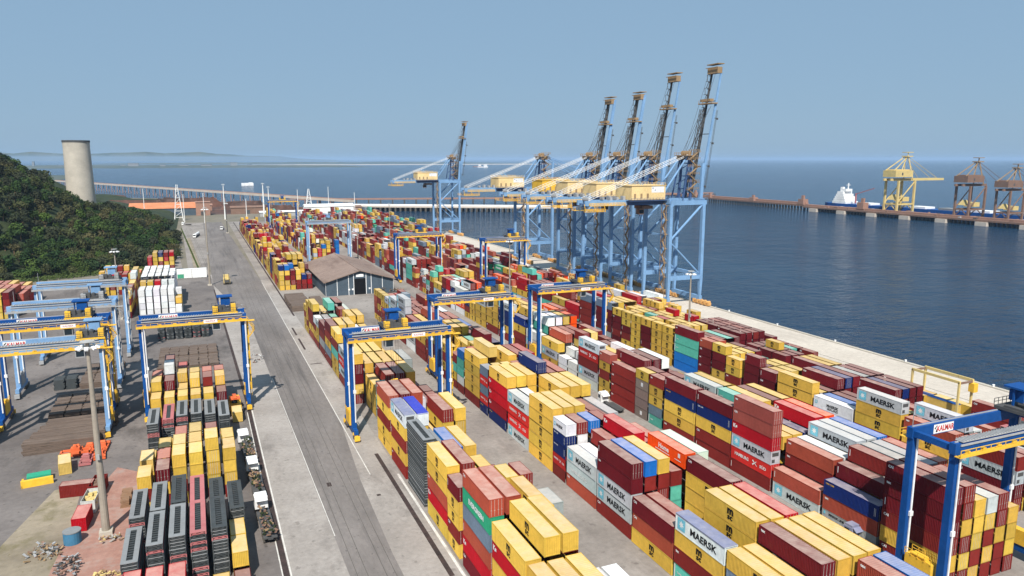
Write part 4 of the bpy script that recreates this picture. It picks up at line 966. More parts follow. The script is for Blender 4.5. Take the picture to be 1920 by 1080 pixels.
    m = MB(); m.beam(P(Lb * .955, 0, 1.0), P(Lb, 0, 1.0), 8.6 if not boom_up else 4.0, 3.0 if not boom_up else 8.0, up=(0, 1, 0) if boom_up else (0, 0, 1)) if False else m.beam(P(Lb * .94, -3.8, 1.2), P(Lb * .94, 3.8, 1.2), 2.6, 2.8); m.beam(P(Lb * .985, -4.2, 1.4), P(Lb * .985, 4.2, 1.4), 3.6, .4); m.beam(P(Lb * .955, -4.4, 3.2), P(Lb * .955, 4.4, 3.2), .3)
    part('boom_tip', m, 'tan_steel', bm)
    m = MB()
    for y in (-2.6, 2.6):
        m.beam((xm - .5, y * .9, zt - .4), P(Lb * .66, y, 2.6), .12); m.beam((xm + .5, y * .5, zt - .4), P(Lb * .68, y, 1.8), .12); m.beam((xm + .8, y, zt - .4), P(Lb * .94, y, 2.2), .10) if boom_up else m.beam((xm + 1, y, zt - .6), P(Lb * .9, y, 1.2), .45); m.beam((xm + 1, y, zt - .6), P(Lb * .45, y, 1.2), .45) if not boom_up else None
    part('hoist_rope', m, 'dark_steel' if boom_up else steel, bm)
    m = MB()
    for y in (-2.9, -2.2):
        m.beam(P(Lb * .08, y, -3.2), P(Lb * .66, y, -2.2), .12)
    for f in (.1, .25, .42, .6): m.beam(P(Lb * f, -3.4, 0), P(Lb * f, -2.5, -3.4 + f), .22); m.cbox(P(Lb * f, -2.5, -3.0), (.9, .5, .9))
    part('festoon', m, 'dark_steel', bm)
    # operator cab and parked trolley under the girder
    m = MB(); m.cbox((-8, 0, zg - 1.2), (6, 6.4, 1.4)); m.cbox((-11.5, -2.5, zg - 3.0), (2.6, 2.6, 2.6)); m.m = 1; m.cbox((-11.5, -3.83, zg - 3.1), (2.2, .05, 1.8)); part('trolley', m, ['rust_steel', 'glass_dark'], root)
    return root
sts(293.0, 'nearest quay crane with raised boom, pale blue legs and cream machinery house', tipz=112.4)
sts(325.0, 'second nearest quay crane with raised boom, cream house behind the first', tipz=111.5)
sts(355.5, 'third quay crane from the front, shorter raised boom', tipz=104.4)
sts(386.5, 'fourth quay crane with raised boom and orange yellow machinery house', tipz=104.0, house='yellow_steel')
sts(452.0, 'quay crane with its boom lowered over the water', boom_up=False, house='cream_panel', light_far=True)
sts(640.0, 'lone distant quay crane with raised boom beyond the others', tipz=101.5, house='cream_panel')
# ---------------- folded flat racks ----------------
def rack_meshes(Lk, th=.56):
    L = L_of(Lk); out = {}
    for nm, mt in (('grey', 'rack_grey'), ('red', 'rack_red'), ('dark', 'rack_dark')):
        m = MB(); m.box(-1.22, -.46, -L / 2, L / 2, th - .10, th); m.box(.46, 1.22, -L / 2, L / 2, th - .10, th)
        for s in (-1, 1): m.box(-.46, .46, s * L / 2 - (.9 if s > 0 else 0), s * L / 2 + (0 if s > 0 else .9), th - .1, th - .01)
        a = m.mesh('deck', mt)
        m = MB(); m.box(-1.05, 1.05, -L / 2 + .2, L / 2 - .2, .05, .16); m.box(-1.20, -1.10, -L / 2 + .2, L / 2 - .2, .22, th - .1); m.box(1.10, 1.20, -L / 2 + .2, L / 2 - .2, .22, th - .1)
        for q in range(20 if Lk == 40 else 10):
            y = -L / 2 + .5 + (L - 1) * q / (19 if Lk == 40 else 9); m.box(-1.225, -1.1, y - .1, y + .1, .02, .24); n = 13 if Lk == 40 else 7
        for k in range(n): y = -L / 2 + 1.2 + (L - 2.4) * k / (n - 1); m.box(-.46, .46, y - .12, y + .12, th - .22, th - .06)
        b_ = m.mesh('cross_members', 'rack_dark')
        m = MB()
        for s in (-1, 1):
            for x in (-1.13, 1.13): m.cbox((x, s * (L / 2 - .08), th / 2), (.19, .18, th - .04))
            m.cbox((0, s * (L / 2 - .05), th * .38), (1.9, .08, .14)); m.cbox((-.5, s * (L / 2 - .02), th * .6), (.5, .08, .12)); m.cbox((.55, s * (L / 2 - .02), th * .55), (.35, .08, .16))
        e = m.mesh('end_frame', {'grey': 'rack_dark', 'red': 'rack_red', 'dark': 'rack_dark'}[nm])
        out[nm] = (a, b_, e)
    return out
RK = {40: rack_meshes(40), 20: rack_meshes(20)}
rk = random.Random(4); racks = []
def stack(x, y, n, Lk=40, top=None, where='', z0=0.01, red=.16, dark=.3): racks.append((x, y, n, Lk, top, where, z0, red, dark))
XL = [-13.9 + 3.12 * k for k in range(6)]
stack(XL[0] - .5, 119.4, 12, where='first stack from left in the front group of the left yard', top='grey')
stack(XL[1], 120.6, 15, where='second stack from left in the front group of the left yard')
stack(XL[2] + .1, 121.0, 16, where='third stack from left in the front group of the left yard')
stack(XL[3] + .1, 121.0, 16, top='red', where='fourth stack from left in the front group of the left yard')
stack(XL[4] + .2, 121.4, 16, where='fifth stack from left in the front group of the left yard')
stack(XL[0] - .3, 134.0, 13, top='grey', where='stack behind the leftmost one, front group of the left yard')
stack(XL[1], 133.4, 15, where='stack behind the second one, front group of the left yard')
stack(XL[2] + .1, 133.8, 16, where='stack behind the third one, front group of the left yard')
stack(XL[3] + .1, 133.8, 15, where='stack behind the red topped one, front group of the left yard')
stack(XL[4] + .2, 134.0, 13, where='stack behind the fifth one, front group of the left yard')
stack(XL[5] + .2, 131.2, 13, top='dark', where='rightmost stack beside the parked trucks in the left yard')
for k in range(6):
    stack(XL[k], 187.2 - (4 if k in (0, 5) else 0), [13, 12, 13, 13, 12, 13][k], top=['grey', 'red', 'grey', 'grey', 'grey', 'grey'][k], where=f'{NUM[k]} stack from left in the middle group under the left yard crane')
b1w = 'tall stack standing between containers in the roadside block'
stack(37.7, 132.4, 25, where=b1w, dark=.1, red=0); stack(40.6, 133.0, 20, where='stack beside the tall one in the roadside block', dark=.2, red=0)
for k in range(6): stack(-16.5 + 3.1 * k, 303, 8, top='dark', where=f'{NUM[k]} stack from left in the far group of the left yard', dark=.7, red=.1)
for k in range(5): stack(-13.0 + 3.4 * k, 318, 4, where=f'{NUM[k]} low stack from left beside the white containers', dark=.0, red=0)
for k in range(6): stack(172.4 + 2.9 * k, 98, 7 + k % 2, where=f'{NUM[k]} row of the rack field near the quay, right side', dark=.8, red=.2)
for k in range(6): stack(172.4 + 2.9 * k, 85, 7, where=f'{NUM[k]} row, front part of the rack field near the quay', dark=.8, red=.2)
for k in range(5): stack(145 + 2.9 * k, 72.5, 6, where=f'{NUM[k]} low stack behind the right gantry crane', dark=.5, red=.1)
cand = []
for (x, y, n, Lk, top, where, z0, red, dark) in racks:
    for t in range(n):
        nm = top if (t == n - 1 and top) else ('red' if rk.random() < red else ('dark' if rk.random() < dark else 'grey'))
        cand.append([x + 1.22 + rk.uniform(-.05, .05), y + L_of(Lk) / 2 + rk.uniform(-.08, .08), z0 + t * .56, Lk, nm, t, n, where])
d0 = lambda c: (c[0] ** 2 + c[1] ** 2 + (68 - c[2]) ** 2) ** .5 - (60 if c[6] - 1 == c[5] else 0)
cand.sort(key=d0); far_r = cand[300:]
for (x, y, z, Lk, nm, t, n, where) in cand[:300]:
    a, b_, e = RK[Lk][nm]
    root = obj('flat_rack', e, None, (x, y, z)); obj('deck', a, root); obj('cross_members', b_, root)
    lev = 'top' if t == n - 1 else ('bottom' if t == 0 else (NUM[t] if t < 20 else ordn(t)))
    tag(root, f"{nm} rack, {lev} in " + where.replace(' in the front group of the left yard', ', front group').replace(' in the middle group under the left yard crane', ', group under left crane').replace(', front group of the left yard', ', front group').replace(' standing between containers in the roadside block', ' in the roadside block'), 'flat rack', 'folded flat racks in stacks')
m = MB()
for (x, y, z, Lk, nm, t, n, where) in far_r:
    L = L_of(Lk); m.m = {'grey': 0, 'red': 1, 'dark': 2}[nm]
    m.box(x - 1.22, x - .46, y - L / 2, y + L / 2, z + .42, z + .56); m.box(x + .46, x + 1.22, y - L / 2, y + L / 2, z + .42, z + .56); m.m = 2; m.box(x - 1.05, x + 1.05, y - L / 2 + .1, y + L / 2 - .1, z + .04, z + .3)
if m.v: tag(part('flat_rack_stacks', m, ['rack_grey', 'rack_red', 'rack_dark'], None), 'mass of stacked folded racks further back in the yards', 'rack stacks', kind='stuff')

# ---------------- shed with the brown roof ----------------
wh = empty('warehouse', (57, 371, 0)); tag(wh, 'dark slate shed with brown gabled roof and black doorway in mid yard', 'warehouse')
WW, WL, WE, WA = 34.5, 74, 7.2, 12.2
m = MB(); c = WW / 2
m.face([(0, 0, 0), (WW, 0, 0), (WW, 0, WE), (c, 0, WA), (0, 0, WE)]); m.face([(WW, WL, 0), (0, WL, 0), (0, WL, WE), (c, WL, WA), (WW, WL, WE)]); m.face([(0, WL, 0), (0, 0, 0), (0, 0, WE), (0, WL, WE)]); m.face([(WW, 0, 0), (WW, WL, 0), (WW, WL, WE), (WW, 0, WE)])
part('wall', m, 'wall_slate', wh)
m = MB()
for s in (0, 1):
    x0 = -.9 if s == 0 else WW + .9; z0 = WE - .15
    n = 16
    for k in range(n):
        y0 = -1.2 + (WL + 2.4) * k / n; y1 = -1.2 + (WL + 2.4) * (k + 1) / n - .06
        m.face([(x0, y0, z0 + .18), (c, y0, WA + .30), (c, y1, WA + .30), (x0, y1, z0 + .18)] if s == 0 else [(c, y0, WA + .30), (x0, y0, z0 + .18), (x0, y1, z0 + .18), (c, y1, WA + .30)])
    m.beam((x0, -1.25, z0 + .05), (c, -1.25, WA + .15), .12, .45); m.beam((x0, -1.2, z0), (x0, WL + 1.2, z0), .25, .3)
m.beam((c, -1.2, WA + .35), (c, WL + 1.2, WA + .35), .8, .25); part('roof', m, 'brown_roof', wh)
m = MB()
for k in range(7):
    if k != 3: x = WW * k / 6; z = WE + (WA - WE) * (1 - abs(x - c) / c); m.box(max(0, x - .14), min(WW, x + .14), -.12, -.01, 0, z - .1)
m.box(c - 3.3, c - 3.0, -.12, -.01, 0, 10.5); m.box(c + 3.0, c + 3.3, -.12, -.01, 0, 10.5); part('wall_post', m, 'white_panel', wh)
m = MB(); m.face([(c - 2.9, -.03, 0), (c + 2.9, -.03, 0), (c + 2.9, -.03, 8.2), (c - 2.9, -.03, 8.2)]); part('doorway', m, 'door_black', wh)
m = MB(); m.box(c - 1.9, c + 1.9, -.14, -.05, 9.0, 10.4); part('sign', m, 'white_panel', wh)
for x in (c - 6, c - 4.2, c + 4.4): m = MB(); m.box(x, x + .9, -.1, -.04, 2.4, 3.2); part('window', m, 'white_panel', wh)

# ---------------- wooded hill, silo ----------------
XP = [(-700, 92), (-300, 88), (-150, 68), (-133, 60), (-110, 47), (-90, 34), (-79, 27), (-60, 21), (-40, 16), (-26, 9), (-19, 0), (40, -12)]
def hx_(x):
    for (a, za), (b_, zb) in zip(XP, XP[1:]):
        if a <= x <= b_: return za + (zb - za) * (x - a) / (b_ - a)
    return XP[0][1] if x < XP[0][0] else -12
def front(x): return 478 + max(0, (x + 100)) * .45 if x > -100 else 470 + (x + 100) * .15
def sm(t): t = max(0, min(1, t)); return t * t * (3 - 2 * t)
def hill(x, y):
    f = sm((y - front(x)) / 165) ** .8 if y > front(x) else 0
    bck = 1 - .75 * sm((y - 700) / 420)
    return hx_(x) * f * bck - (0.6 if f < .02 else 0)
m = MB(); NX, NY = 84, 90; X0, X1, Y0, Y1 = -720, -14, 440, 1300
ids = {}
for i in range(NX + 1):
    for j in range(NY + 1):
        x = X0 + (X1 - X0) * (i / NX) ** .6; y = Y0 + (Y1 - Y0) * (j / NY) ** 1.3; z = hill(x, y) + (1.2 * math.sin(x * .11 + y * .05) + .8 * math.sin(y * .13)) * (1 if hill(x, y) > 3 else 0)
        ids[i, j] = len(m.v); m.v.append((x, y, z))
for i in range(NX):
    for j in range(NY): m.quad(ids[i, j], ids[i + 1, j], ids[i + 1, j + 1], ids[i, j + 1])
structure('hill', m, 'hill_soil', smooth=True)
def crown_mesh(seed, rx=4.2, rz=3.6, n=520, cz=5.2):
    r = random.Random(seed); m = MB(); lobes = [(r.uniform(-.5, .5) * rx, r.uniform(-.5, .5) * rx, r.uniform(-.35, .45) * rz, r.uniform(.42, .66)) for _ in range(7)]
    for k in range(n):
        lx, ly, lz, lr = r.choice(lobes); v = Vector((r.gauss(0, 1), r.gauss(0, 1), r.gauss(0, 1))).normalized() * (r.uniform(.72, 1.05) * lr)
        p = Vector((lx + v.x * rx, ly + v.y * rx, cz + lz + v.z * rz)); s = r.uniform(.28, .62)
        nrm = (v + Vector((r.uniform(-.7, .7), r.uniform(-.7, .7), r.uniform(-.2, .9)))).normalized(); a = nrm.orthogonal().normalized(); b_ = nrm.cross(a); t = r.uniform(0, 6.28)
        a, b_ = a * math.cos(t) + b_ * math.sin(t), b_ * math.cos(t) - a * math.sin(t)
        m.face([p - a * s - b_ * s * .5, p + a * s * .4 - b_ * s * .8, p + a * s + b_ * s * .4, p - a * s * .3 + b_ * s * .9])
    return m.mesh('crown', 'leaves')
def trunk_mesh(seed):
    r = random.Random(seed); m = MB(); m.tube((0, 0, -.8), (r.uniform(-.3, .3), 0, 3.4), .28, .18, 6, False)
    for k in range(4): a = k * 1.6 + r.random(); m.tube((0, 0, 2.2 + .3 * k), (1.8 * math.cos(a), 1.8 * math.sin(a), 4.6 + .4 * k), .12, .05, 5, False)
    return m.mesh('trunk', 'wood')
CR = [crown_mesh(50 + k, rx=[4.2, 3.6, 4.8, 3.2, 4.4, 3.9][k], rz=[3.4, 3.9, 3.2, 4.2, 2.9, 3.6][k]) for k in range(6)]; TR = [trunk_mesh(70 + k) for k in range(3)]
GREENS = [(.018, .040, .012), (.028, .055, .016), (.045, .075, .018), (.060, .068, .028), (.035, .042, .024), (.085, .080, .038), (.024, .046, .020), (.055, .095, .018), (.012, .030, .012)]
tr = random.Random(17); spots = []
def visible_hill(x, y):
    d = -x / y if y else 0; return x / y < 0.0 and x / y > -.235
gx = -150.0
while gx < -17:
    gy_ = front(gx) + 2
    while gy_ < 720:
        x = gx + tr.uniform(-2.6, 2.6); y = gy_ + tr.uniform(-3, 3)
        if x / y > -.245 and not (abs(x + 88) < 17 and 672 < y < 720): spots.append((x, y))
        gy_ += 7.6 + (gy_ - 480) * .022
    gx += 6.3
def tcol(x, y):
    q = math.sin(x * .07 + 1.3) * math.sin(y * .045 + .4) + .5 * math.sin(x * .021 * y * .05); return GREENS[min(8, max(0, int((q + 1.5) / 3 * 6 + tr.uniform(-1.6, 2.6))))]
spots.sort(key=lambda p: p[0] ** 2 + p[1] ** 2)
# the trees that show largest are those on the near slopes and the skyline
nearT = spots[:295]; farT = spots[295:]
for k, (x, y) in enumerate(nearT):
    s = tr.uniform(.75, 1.25); t = empty('tree', (x, y, hill(x, y) - .4), tr.uniform(0, 6.28)); t.scale = (s, s, s * tr.uniform(.85, 1.15))
    tag(t, 'dense green tree growing in the wood that covers the hillside', 'tree', 'trees of the hillside wood')
    obj('trunk', TR[k % 3], t); c_ = obj('crown', CR[tr.randrange(6)], t); c_.color = (*vary(tcol(x, y), tr, .3), 1)
fm = bpy.data.meshes.new('far_wood'); V = []; F = []; PM = []
leafm = []
base_data = [([tuple(v.co) for v in c_.vertices], [tuple(p.vertices) for p in c_.polygons]) for c_ in CR]
buck = {}
for (x, y) in farT:
    g_ = tcol(x, y); buck.setdefault(GREENS.index(g_), []).append((x, y))
wood = empty('far_wood', (0, 0, 0)); tag(wood, 'mass of tree crowns on the upper slope of the wooded hill', 'wood', kind='stuff')
for gi, ps in buck.items():
    V = []; F = []
    for (x, y) in ps:
        vs_, fs = base_data[tr.randrange(6)]; s = tr.uniform(.8, 1.3); a = tr.uniform(0, 6.28); ca, sa = math.cos(a) * s, math.sin(a) * s; z = hill(x, y) - .6; n0 = len(V)
        V += [(x + vx * ca - vy * sa, y + vx * sa + vy * ca, z + vz * s) for vx, vy, vz in vs_]; F += [tuple(n0 + i for i in f) for f in fs]
    me = bpy.data.meshes.new('crowns'); me.from_pydata(V, [], F); me.materials.append(MATS['leaves']); o = obj('crowns', me, wood); o.color = (*GREENS[gi], 1); o['kind'] = 'stuff'
# undergrowth along the foot of the hill
m = MB(); r_ = random.Random(3)
for k in range(9000):
    x = r_.uniform(-150, -16); y = front(x) + r_.uniform(-6, 20); z = max(0, hill(x, y)) + r_.uniform(0, 2.2); s = r_.uniform(.2, .6); a = r_.uniform(0, 6.28)
    m.face([(x - s, y, z), (x, y - s * math.sin(a), z - s * .4), (x + s, y, z + s * .3), (x, y + s * .5, z + s)])
for k in range(2500):
    x = -3 + r_.uniform(-4, 4) - (r_.random() * 8); y = 480 + (-x) * 22 + r_.uniform(-8, 8)
    s = r_.uniform(.15, .4); m.face([(x - s, y, .02), (x + s, y, .02), (x, y + .1, s * 1.6)])
o = part('undergrowth', m, 'leaves', None); o.color = (.05, .075, .02, 1); tag(o, 'low green scrub at the foot of the wooded hill', 'scrub', kind='stuff')
# concrete silo behind the ridge
si = empty('silo', (-86.0, 702, 24)); tag(si, 'tall pale concrete silo rising behind the wooded hill', 'silo')
m = MB(); seg = 40
def ring(r0, z): return [(r0 * math.cos(2 * math.pi * k / seg), r0 * math.sin(2 * math.pi * k / seg), z) for k in range(seg)]
prev = m.pts(ring(10.6, -4)); 
for k in range(1, 13):
    z = -4 + 62 * k / 12; rr_ = 10.6 - 1.0 * (k / 12) + (.3 if k == 12 else 0); cur = m.pts(ring(rr_, z))
    for q in range(seg): m.quad(prev + q, prev + (q + 1) % seg, cur + (q + 1) % seg, cur + q)
    prev = cur
m.face(ring(9.7, 57)); part('shell', m, 'concrete', si, smooth=False)
m = MB(); a = m.pts(ring(10.1, 57.2)); b_ = m.pts(ring(10.1, 58.8)); c_ = m.pts(ring(9.2, 58.8))
for q in range(seg): m.quad(a + q, a + (q + 1) % seg, b_ + (q + 1) % seg, b_ + q); m.quad(b_ + q, b_ + (q + 1) % seg, c_ + (q + 1) % seg, c_ + q)
part('rim', m, 'dark_steel', si)

# ---------------- lighting masts ----------------
def mast(x, y, h, label, r=.55, heads=8, base='mast_concrete', lean=0):
    o = empty('lighting_mast', (x, y, 0)); tag(o, label, 'lighting mast', 'tall lighting masts of the yard')
    m = MB(); m.tube((0, 0, 0), (0, 0, h), r, r * .42, 12); part('pole', m, base, o)
    m = MB(); m.cbox((0, 0, .35), (2.2, 2.2, .7)); part('footing', m, 'concrete', o)
    m = MB(); m.tube((0, 0, h - .8), (0, 0, h - .6), 1.5, 1.5, 12); m.tube((0, 0, h + .3), (0, 0, h + .4), 1.2, 1.2, 12); part('head_frame', m, 'galvanised', o)
    for k in range(heads):
        a = 2 * math.pi * k / heads; m = MB(); m.beam((1.2 * math.cos(a), 1.2 * math.sin(a), h - .5), (1.9 * math.cos(a), 1.9 * math.sin(a), h - .9), .6, .3); part('floodlight', m, 'white_panel', o)
    m = MB(); m.cbox((0, -r - .15, h * .42), (.5, .3, 1.0)); part('junction_box', m, 'grey_steel', o)
    return o
mast(-19.2, 145.6, 36.0, 'thick concrete lighting mast standing on red dusty ground at left front', .72)
mast(4.3, 430, 42, 'lighting mast beside the white containers and the road')
mast(25.6, 734, 28, 'thin dark lighting mast beside the far end of the road', .4, base='dark_steel')
mast(163.5, 217.8, 27.6, 'tall lighting mast between container blocks near the quay', .5)
mast(136.2, 322, 30, 'lighting mast standing between blocks before the quay cranes', .4)
mast(100.4, 505, 34, 'lighting mast behind the shed, left of the far quay crane', .4)
mast(136.5, 560, 34, 'far lighting mast near the water side containers', .4)
mast(-33.0, 352, 30, 'lighting mast left of the white refrigerated containers', .45)
mast(30, 900, 40, 'pale mast at the far end of the road', .8, base='white_panel')
mast(74, 920, 40, 'pale mast beyond the far end of the stacks', 1.1, base='white_panel'); mast(80, 921, 36, 'pale mast right beside the thicker one at the far end', .7, base='white_panel')

# ---------------- trucks and yard vehicles ----------------
def truck(x, y, rz, label, cargo='scrap', cab='white_panel', L=12):
    o = empty('truck', (x, y, 0), rz); tag(o, label, 'truck', 'trucks in the yard')
    m = MB(); m.box(-.45, .45, -L, 1.0, .85, 1.1); m.box(-1.2, 1.2, -L, -1.6, 1.1, 1.3); part('chassis', m, 'dark_steel', o)
    m = MB(); m.box(-1.22, 1.22, .6, 2.5, .7, 3.1); m.box(-1.1, 1.1, .7, 2.3, 3.1, 3.5); m.beam((0, .5, 3.2), (0, -.3, 2.6), 2.2, .1); c_ = part('cab', m, cab, o)
    m = MB(); m.box(-1.08, 1.08, 2.5, 2.53, 1.9, 2.9); m.box(-1.25, -1.22, 1.2, 2.2, 1.9, 2.8); m.box(1.22, 1.25, 1.2, 2.2, 1.9, 2.8); part('window', m, 'glass_dark', c_)
    for yy in (1.6, -1.4, -2.6, -L + 3.4, -L + 2.2, -L + 1.0):
        for s in (-1, 1): m = MB(); m.tube((s * .85, yy, .5), (s * 1.2, yy, .5), .5, seg=12); part('wheel', m, 'tyre', o)
    r = random.Random(int(x * 7 + y)); 
    if cargo == 'scrap':
        m = MB()
        for k in range(46):
            xx, yy, zz = r.uniform(-1.0, 1.0), r.uniform(-L + .3, -1.9), r.uniform(1.4, 2.7); m.m = r.randrange(3); m.beam((xx, yy, zz), (xx + r.uniform(-.6, .6), yy + r.uniform(-.9, .9), zz + r.uniform(-.3, .4)), r.uniform(.15, .5), r.uniform(.1, .3))
        part('load', m, ['rust_steel', 'hill_soil', 'tan_steel'], o)
    elif cargo == 'tank': m = MB(); m.tube((0, -L + .2, 2.3), (0, -2, 2.3), 1.1, seg=14); part('tank', m, 'white_panel', o)
    return o
truck(6.9, 180.5, R(4), 'white cab truck with a dark scrap load, beside the drain and furthest of three', L=13)
truck(7.6, 162.0, R(2), 'white cab truck loaded with green and brown scrap, middle of three', L=12.5)
truck(7.9, 142.5, R(2), 'white cab truck loaded with scrap, nearest of three by the drain', L=13)
truck(-2.5, 700, R(172), 'long white truck on the far lane beside the rails', cargo='tank', L=24)
for k, (x, y) in enumerate(((-18, 706), (-12, 838), (22, 770), (60, 760), (44, 820), (108, 372))):
    truck(x, y, R([10, 80, 170, 60, 120, 90][k]), ['small white truck parked on the far left lane', 'white truck near the orange roofed building', 'small truck at the far end of the road', 'small truck parked beyond the roadside stacks', 'pale truck in the far open yard', 'truck parked before the brown roofed shed'][k], cargo='none', L=7)
truck(86.5, 366, R(80), 'dark truck by the front wall of the brown roofed shed', cargo='scrap', cab='dark_steel', L=9)
for k, (x, y) in enumerate(((106, 205), (110, 172))): truck(x - 8, y, 0, ['tractor unit in the alley before the third block', 'truck in the alley beside grey stacks of the third block'][k], cargo='none', L=8)
truck(104.9, 88.0, R(0), 'blue and white truck tractor beside the right gantry crane', cargo='none', cab='tarp_blue', L=9)
# tank containers
for k, (x, y, z) in enumerate(((111.2, 215.4, 5.3), (111.2, 215.4, 2.6), (108.4, 215.4, .1), (117, 215, 5.3))):
    o = empty('tank_container', (x, y, z)); tag(o, ['white tank container lying on another beside yellow stack', 'white tank container under another one beside yellow stack', 'white tank container on the ground by the gantry leg', 'white tank container right of the stacked pair'][k], 'tank container', 'white tank containers')
    m = MB(); m.tube((0, -2.9, 1.3), (0, 2.9, 1.3), 1.12, seg=16); part('tank', m, 'white_panel', o)
    m = MB()
    for sy in (-1, 1):
        for sx in (-1, 1): m.beam((sx * 1.15, sy * 3, 0), (sx * 1.15, sy * 3, 2.55), .12)
        for zz in (.06, 2.5): m.beam((-1.15, sy * 3, zz), (1.15, sy * 3, zz), .12)
    for sx in (-1, 1):
        for zz in (.06, 2.5): m.beam((sx * 1.15, -3, zz), (sx * 1.15, 3, zz), .1)
    part('frame', m, 'white_panel', o)

# lifting truck carrying a yellow container (left yard)
o = empty('reach_stacker', (6.2, 208, 0)); tag(o, 'orange and yellow container lifter beside the left yard crane', 'reach stacker')
m = MB(); m.box(-1.6, 1.6, -3, 4, .9, 2.2); m.box(-1.3, 1.3, 2, 4, 2.2, 3.2); part('body', m, 'yellow_steel', o)
m = MB(); m.beam((0, 3.2, 3.4), (0, -4.2, 5.2), .9, .9); m.cbox((0, -3.2, 4.6), (2.6, 1.8, .5)); part('boom', m, 'orange_steel', o)
m = MB(); m.box(-.7, .7, -.4, 1.4, 2.2, 3.8); part('cab', m, 'glass_dark', o)
for s in (-1, 1):
    for yy in (-2.2, 3): m = MB(); m.tube((s * 1.3, yy, .85), (s * 2.0, yy, .85), .85, seg=14); part('wheel', m, 'tyre', o)
m = MB(); m.cbox((0, -4.6, 2.9), (2.44, 5.6, 2.5)); part('carried_container', m, 'old_yellow', o) if False else None
cc = obj('shipping_container', cmesh('frame', 20, 2.6), None, (6.4, 200.8, .15)); cc.color = (*PAL['y'], 1)
for nm, kd in (('side_wall', 'side_wall_l'), ('side_wall', 'side_wall_r'), ('end_wall', 'end_f'), ('roof', 'roof'), ('end_wall', 'end_n')): obj(nm, cmesh(kd, 20, 2.6), cc).color = (*PAL['y'], 1)
tag(cc, 'pale yellow short container in front of the orange container lifter, left yard', 'container', 'shipping containers stacked in the yard blocks')

# ---------------- the open ground at far left ----------------
def spreader(x, y, z, rz, label, mt='orange_steel'):
    o = empty('lifting_spreader', (x, y, z), rz); tag(o, label, 'spreader', 'orange lifting spreaders')
    m = MB(); m.box(-1.22, -.9, -3, 3, .2, .7); m.box(.9, 1.22, -3, 3, .2, .7)
    for yy in (-2.9, -1, 1, 2.9): m.cbox((0, yy, .45), (2.44, .35, .5))
    part('frame', m, mt, o); m = MB(); m.cbox((0, 0, 1.0), (1.5, 1.8, .9)); m.tube((-.6, 0, 1.6), (.6, 0, 1.6), .4); part('headblock', m, mt, o)
    m = MB(); m.cbox((.2, .2, .62), (.8, .8, .5)); part('motor', m, 'dark_steel', o)
for k, (x, y, z, rz) in enumerate(((-29.6, 191.5, 0, 4), (-29.2, 187.5, 1.2, 90), (-26.8, 191.5, 0, 0), (-24.2, 192, 0, -3), (-24.4, 187, 0, 5), (-26.8, 184.5, 0, 0), (-35.5, 209, 0, 60))):
    spreader(x, y, z, R(rz), ['orange spreader, left one beside the flat timber stack', 'orange spreader lying crosswise on another', 'orange spreader in the middle of the group', 'orange spreader beside the concrete mast', 'orange spreader in front, right of the group', 'faded pink orange spreader lying foremost', 'orange spreader alone left of the dark stacks'][k], 'orange_steel' if k != 5 else 'rack_red')
def yard_box(x, y, z, rz, code, Lk, label, roof=True, roofmat=None):
    c_ = obj('shipping_container', cmesh('frame', Lk, 2.6), None, (x, y, z)); c_.rotation_euler.z = R(rz); c_.color = (*PAL[code], 1)
    for nm, kd in [('side_wall', 'side_wall_l'), ('side_wall', 'side_wall_r'), ('end_wall', 'end_f'), ('end_wall', 'end_n')] + ([('roof', 'roof')] if roof else []):
        q = obj(nm, cmesh(kd, Lk, 2.6), c_); q.color = (*PAL[code], 1)
    tag(c_, label, 'container', 'shipping containers stacked in the yard blocks'); return c_
yard_box(-30.5, 181.0, 0.05, 8, 'y', 20, 'weathered yellow short container standing alone left of the orange spreaders')
yard_box(-26.2, 166.0, 0.05, 84, 'R', 20, 'brown red short container lying crosswise on the open ground at left')
yard_box(-22.4, 165.5, 0.05, -6, 'R', 20, 'open topped red container with reddish load behind the white one', roof=False)
cb = yard_box(-22.9, 158.5, 0.05, -5, 'w', 20, 'open topped white container filled with yellow sacks on open ground', roof=False)
yard_box(-23.6, 151.0, 0.05, -4, 'r', 20, 'bright red short container standing in front of the open white one')
for (x, y, mt, lab) in ((-22.4, 165.5, 'rust_steel', 'rusty steel scrap heaped inside the open red container'), (-22.9, 158.5, 'old_yellow', 'pile of yellow sacks inside the open white container')):
    m = MB(); r = random.Random(int(-x))
    for k in range(26): m.cbox((x + r.uniform(-.8, .8), y + r.uniform(-2.4, 2.4), 1.5 + r.uniform(0, .8)), (r.uniform(.4, .9), r.uniform(.4, .9), .4))
    tag(part('cargo_pile', m, mt, None), lab, 'cargo')
m = MB(); m.tube((0, 0, 0), (0, 0, 2.2), 1.45, 1.45, 20); bt = empty('water_tank', (-24.4, 144.2, 0)); tag(bt, 'round blue tank with pale rim beside the red container', 'tank'); part('drum', m, 'tank_blue', bt)
m = MB(); m.tube((0, 0, 2.2), (0, 0, 2.35), 1.5, 1.5, 20); part('lid', m, 'rack_grey', bt)
g_ = empty('skip', (-35.0, 177.0, 0), R(8)); tag(g_, 'green topped low skip in a yellow frame on open ground', 'skip')
m = MB(); m.box(-3, 2.8, -3.2, -2.4, 0, 1.5); m.box(-3, -2.6, -3.2, 1, .0, .6); part('frame', m, 'yellow_steel', g_)
m = MB(); m.box(-2, 2.4, -1.2, 1.2, 1.0, 1.5); m.beam((-1.5, 0, 0), (-1.5, 0, 1), .3); m.beam((1.8, 0, 0), (1.8, 0, 1), .3); part('tray', m, 'green_paint' if 'green_paint' in MATS else 'star_blue', g_)
